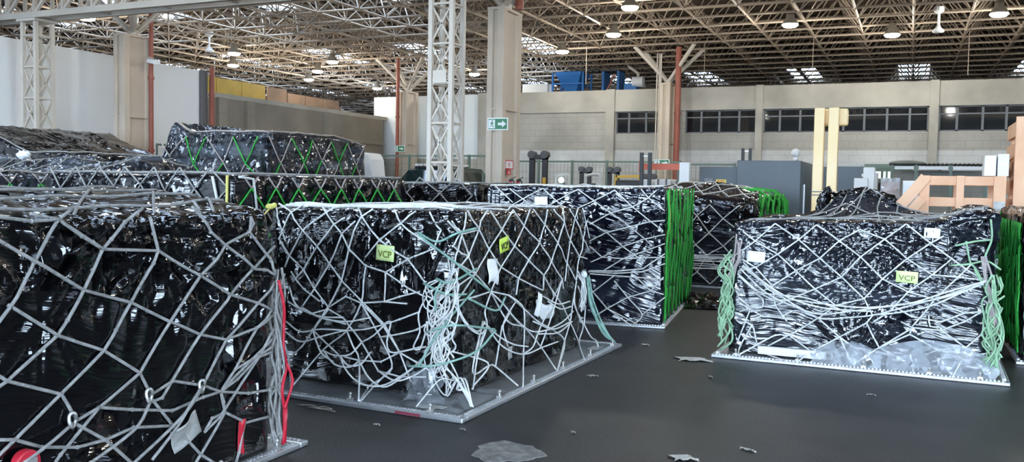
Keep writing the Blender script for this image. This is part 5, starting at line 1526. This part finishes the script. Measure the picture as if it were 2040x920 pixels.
MB().box(.34, .46, -.026, -.018, 1.36, 1.48).build('crate_label', M['paper_dirty'], t)
MB().box(-.5, .5, -.02, .85, .0, .05).build('base_plank', M['wood_dk'], t)
t = empty('wooden_crate', 'tall slatted pine crate cut off by the right edge of the picture', 'crate', (1.78, 12.25, 0))
for i, z in enumerate((.12, .45, .78, 1.1, 1.42, 1.66, 1.88, 2.10, 2.36)):
    MB().box(-.66, -.62, -.02, 1.1, z-.09, z+.09).build('side_plank', M['wood'] if i % 3 else M['wood_dk'], t, bevel=.004)
    MB().box(-.58, .62, .0, .04, z-.09, z+.09).build('front_plank', M['wood'], t, bevel=.004)
for x in (-.6, 0, .6): MB().box(x-.07, x+.07, -.05, .0, .0, 2.50).build('corner_post', M['wood'], t, bevel=.004)
MB().box(-.62, -.58, 1.0, 1.1, 0, 2.48).build('corner_post', M['wood'], t, bevel=.004)
MB().bar((-.64, .1, 1.75), (-.64, 1.0, 2.05), .03, .1, up=(1,0,0)).build('side_brace', M['wood_dk'], t)
MB().box(-.655, -.645, .12, .98, .1, 1.35).build('board_lining', M['card'], t)
for i, (a, b, lab) in enumerate(((.80, .93, 'narrow white box on the pine crate, left of two'), (.945, 1.07, 'white box on the pine crate touching the tall crate'))):
    o = plate_obj('white_box', a, b, 12.35, 12.7, 1.785, 2.04+.02*i, M['white_plastic'], lab, 'box', 'white boxes on the pine crate', bevel=.01)
    MB().box(a+.02, b-.02, 12.345, 12.35, 1.9, 1.95).build('box_tape', M['paper'], o)

# ---- blue hopper and ducts on the flat roof behind the back wall
t = empty('hopper', 'bright blue steel hopper standing on the flat roof behind the back wall', 'hopper', (-11.2, 30.0, 4.63))
def frus(m, x0, x1, y0, y1, z0, X0, X1, Y0, Y1, z1):
    m.add([(x0,y0,z0),(x1,y0,z0),(x1,y1,z0),(x0,y1,z0),(X0,Y0,z1),(X1,Y0,z1),(X1,Y1,z1),(X0,Y1,z1)], [(3,2,1,0),(4,5,6,7),(0,1,5,4),(1,2,6,5),(2,3,7,6),(3,0,4,7)])
m = MB(); frus(m, -.12, .12, -.1, .2, .15, -.5, .42, -.4, .5, .88); m.box(-.52, .44, -.42, .52, .88, 1.0); m.build('funnel', M['blue'], t)
for x in (-.62, .52):
    for y in (-.4, .5): MB().box(x-.03, x+.03, y-.03, y+.03, 0, .98).build('leg', M['blue'], t)
MB().box(-.62, .52, -.44, -.4, .55, .60).box(-.62, .52, .5, .54, .55, .60).build('cross_bar', M['blue'], t)
m = MB()
for k in range(6): m.ball((-.3+k*.24, 0, 1.03), .14, sz=.5, n=8, m=5)
m.build('heaped_scrap', M['black'], t)
t = empty('blue_rack', 'open blue rack with red brace right of the hopper', 'rack', (-9.9, 30.2, 4.63))
for x in (-.15, .4): MB().box(x-.04, x+.04, -.3, .4, 0, 1.0).build('blue_panel', M['blue'], t)
MB().bar((-.1, -.32, .1), (.3, -.32, .9), .05, .05).build('red_brace', M['rust'], t); MB().box(-.2, .45, -.32, .42, 1.0, 1.06).build('black_top', M['black'], t)
t = empty('blower', 'small blue blower with white drum on the flat roof', 'machine', (-8.9, 30.0, 4.63))
MB().box(-.35, .1, -.2, .2, 0, .55).build('blue_case', M['blue'], t, bevel=.03); MB().cyl((-.05, -.1, .6), (.32, -.1, .6), .18, 16).build('white_drum', M['white_plastic'], t, smooth=False)
MB().tube([(.1, 0, .7), (.1, 0, .9), (-.2, 0, 1.12), (-.35, 0, 1.35)], .05, 8).build('duct', M['lattice'], t)
t = empty('roof_unit', 'pale grey duct unit on the flat roof behind the column', 'machine', (-12.55, 30.0, 4.63))
MB().box(-.5, .5, -.3, .3, 0, .62).build('duct_case', M['truck_grey'], t, bevel=.02); MB().cyl((.55, -.1, .1), (.55, -.1, .6), .1, 12).build('duct_end', M['white_plastic'], t)

# ---- vehicle behind the second row
t = empty('car', 'dark teal car with white roof slats behind the second row of pallets', 'car', (-10.65, 17.0, 0))
t.scale = (1, 1, 1.11)
prof = [(0, .35), (0, .85), (.35, 1.0), (1.0, 1.12), (1.75, 1.70), (2.1, 1.79), (3.4, 1.78), (4.0, 1.1), (4.1, .9), (4.1, .35)]
m = MB(); n = len(prof); vs = []
for x, ins in ((-.78, 0), (-.74, .0), (.74, 0), (.78, 0)):
    for (y, z) in prof:
        xx = x if z < 1.15 else x*(1-.22*(z-1.1)/.7); vs.append((xx, y, z))
fs = [tuple(range(n-1, -1, -1)), tuple(range(3*n, 4*n))]
for a in range(3):
    for k in range(n): fs.append((a*n+k, a*n+(k+1) % n, (a+1)*n+(k+1) % n, (a+1)*n+k))
m.add(vs, fs); m.build('car_body', M['carpaint'], t, bevel=.03)
m = MB(); m.add([(-.68, 1.02, 1.155), (.68, 1.02, 1.155), (.56, 1.72, 1.69), (-.56, 1.72, 1.69)], [(0,1,2,3)]); o = m.build('windscreen', M['carglass'], t); o.modifiers.new('S', 'SOLIDIFY').thickness = .02; o.location = (0, -.03, .02)
for s in (-1, 1):
    m = MB(); m.add([(s*.76, 1.35, 1.2), (s*.76, 3.5, 1.2), (s*.635, 3.2, 1.68), (s*.635, 1.95, 1.68)], [(0,1,2,3)]); o = m.build('side_window', M['carglass'], t); o.modifiers.new('S', 'SOLIDIFY').thickness = .02
    for y in (.75, 3.3): MB().cyl((s*.66, y, .33), (s*.80, y, .33), .33, 18).build('wheel', M['rubber'], t)
m = MB()
for k in range(8): m.box(-.52+k*.13, -.44+k*.13, 1.95, 2.9, 1.81, 1.86)
m.build('roof_slat', M['white_plastic'], t); MB().box(-.55, .5, 2.0, 2.05, 1.77, 1.82).box(-.55, .5, 2.8, 2.85, 1.77, 1.82).build('rack_bar', M['black'], t)
t = empty('white_tote', 'white plastic curved tote standing behind the tall netted pallet', 'tote', (-10.12, 15.5, 0))
MB().prism([(-.15, 0), (.15, 0), (.14, 1.7), (.10, 2.05), (.03, 2.17), (-.14, 2.19)], -.25, .25).build('tote_shell', M['white_plastic'], t, bevel=.03); MB().box(-.1, .1, -.256, -.25, 1.0, 1.2).build('tote_label', M['paper_dirty'], t)

# ---- litter and marks on the floor
def scrap(x, y, w, h, rz, label, m=None, cat='paper scrap', name='paper_scrap', group='paper scraps on the floor', lift=.012, n=5):
    mb = MB(); vs = []; fs = []
    for j in range(n+1):
        for i in range(n+1):
            e = 1-.25*math.sin(i*2.1+j)*(j in (0, n) or i in (0, n))
            vs.append(((i/n-.5)*w*e, (j/n-.5)*h*e, .003+lift*abs(math.sin(i*1.9+j*1.3))))
    for j in range(n):
        for i in range(n): k = j*(n+1)+i; fs.append((k, k+1, k+n+2, k+n+1))
    mb.add(vs, fs); o = mb.build(name, m or M['paper_dirty'], smooth=True); o.location = (x, y, 0); o.rotation_euler = (0, 0, rz)
    tag(o, label, cat, group); return o
for a in SCRAPS: scrap(*a)
m = MB(); n = 40; vs = []
for rr, z in ((1.0, .0), (.97, .003)):
    for k in range(n):
        a = 2*PI*k/n; q = rr*(1+.10*math.sin(3*a+1)+.06*math.sin(7*a)+.04*math.sin(13*a)); vs.append((.205*q*math.cos(a), .20*q*math.sin(a), z))
m.add(vs, [tuple(range(n, 2*n))]+[(k, (k+1) % n, n+(k+1) % n, n+k) for k in range(n)])
o = m.build('floor_patch', M['patch']); o.location = PATCH; tag(o, 'pale scuffed round patch on the asphalt floor at the bottom centre', 'patch')
m = MB()
for k in range(4):
    P = [(-.1+k*.06, .0+ru(-.02,.02), .006), (-.05+k*.06, .03*(-1)**k, .012), (.02+k*.06, ru(-.03,.03), .006)]; m.tube(catmull(P, .02), .004, 5)
m.tube(catmull([(-.14, 0, .006), (-.05, .02, .01), (.05, -.015, .008), (.14, .02, .006)], .02), .005, 5)
o = m.build('rope_scrap', M['rope_dirty'], smooth=True, recalc=False); o.location = ROPESCRAP; tag(o, 'short frayed rope end on the floor before the centre pallet', 'rope')
# ================================================================== CAMERA, LIGHT
def set_camera():
    yaw, pitch, roll = (math.radians(a) for a in (24.21, 2.91, 1.04))
    cy, sy, cp, sp = math.cos(yaw), math.sin(yaw), math.cos(pitch), math.sin(pitch)
    f = Vector((-sy*cp, cy*cp, -sp)); r = Vector((cy, sy, 0)); u = r.cross(f)
    c, s = math.cos(roll), math.sin(roll)
    r2 = r*c + u*s; u2 = u*c - r*s
    R = Matrix((r2, u2, -f)).transposed()
    cam = bpy.data.cameras.new('camera'); o = bpy.data.objects.new('camera', cam); COL.objects.link(o)
    o.matrix_world = Matrix.Translation((0, 0, 1.56)) @ R.to_4x4()
    cam.sensor_fit = 'HORIZONTAL'; cam.sensor_width = 36; cam.lens = 36*1766/2040
    cam.clip_end = 300; cam.clip_start = .05
    sc.camera = o
set_camera()
wd = bpy.data.worlds.new('sky'); sc.world = wd; wd.use_nodes = True
N = wd.node_tree.nodes; L = wd.node_tree.links
bg = N['Background']
tc = N.new('ShaderNodeTexCoord'); sep = N.new('ShaderNodeSeparateXYZ'); L.new(tc.outputs['Generated'], sep.inputs[0])
rp = N.new('ShaderNodeValToRGB'); rp.color_ramp.elements[0].color = (.62, .79, 1.0, 1); rp.color_ramp.elements[1].color = (.62, .78, 1.0, 1)
rp.color_ramp.elements[0].position = .0; rp.color_ramp.elements[1].position = .9
L.new(sep.outputs['Z'], rp.inputs['Fac']); L.new(rp.outputs['Color'], bg.inputs['Color'])
bg.inputs['Strength'].default_value = SKY
sc.view_settings.view_transform = 'Standard'; sc.view_settings.look = 'None'; sc.view_settings.gamma = 1
sc.view_settings.use_curve_mapping = False
sc.view_settings.exposure = EXPO
sc.cycles.use_denoising = True
sc.cycles.max_bounces = 7; sc.cycles.diffuse_bounces = 4; sc.cycles.glossy_bounces = 3; sc.cycles.transparent_max_bounces = 10
sc.cycles.caustics_reflective = False; sc.cycles.caustics_refractive = False
sc.cycles.sample_clamp_indirect = 6; sc.cycles.blur_glossy = .5
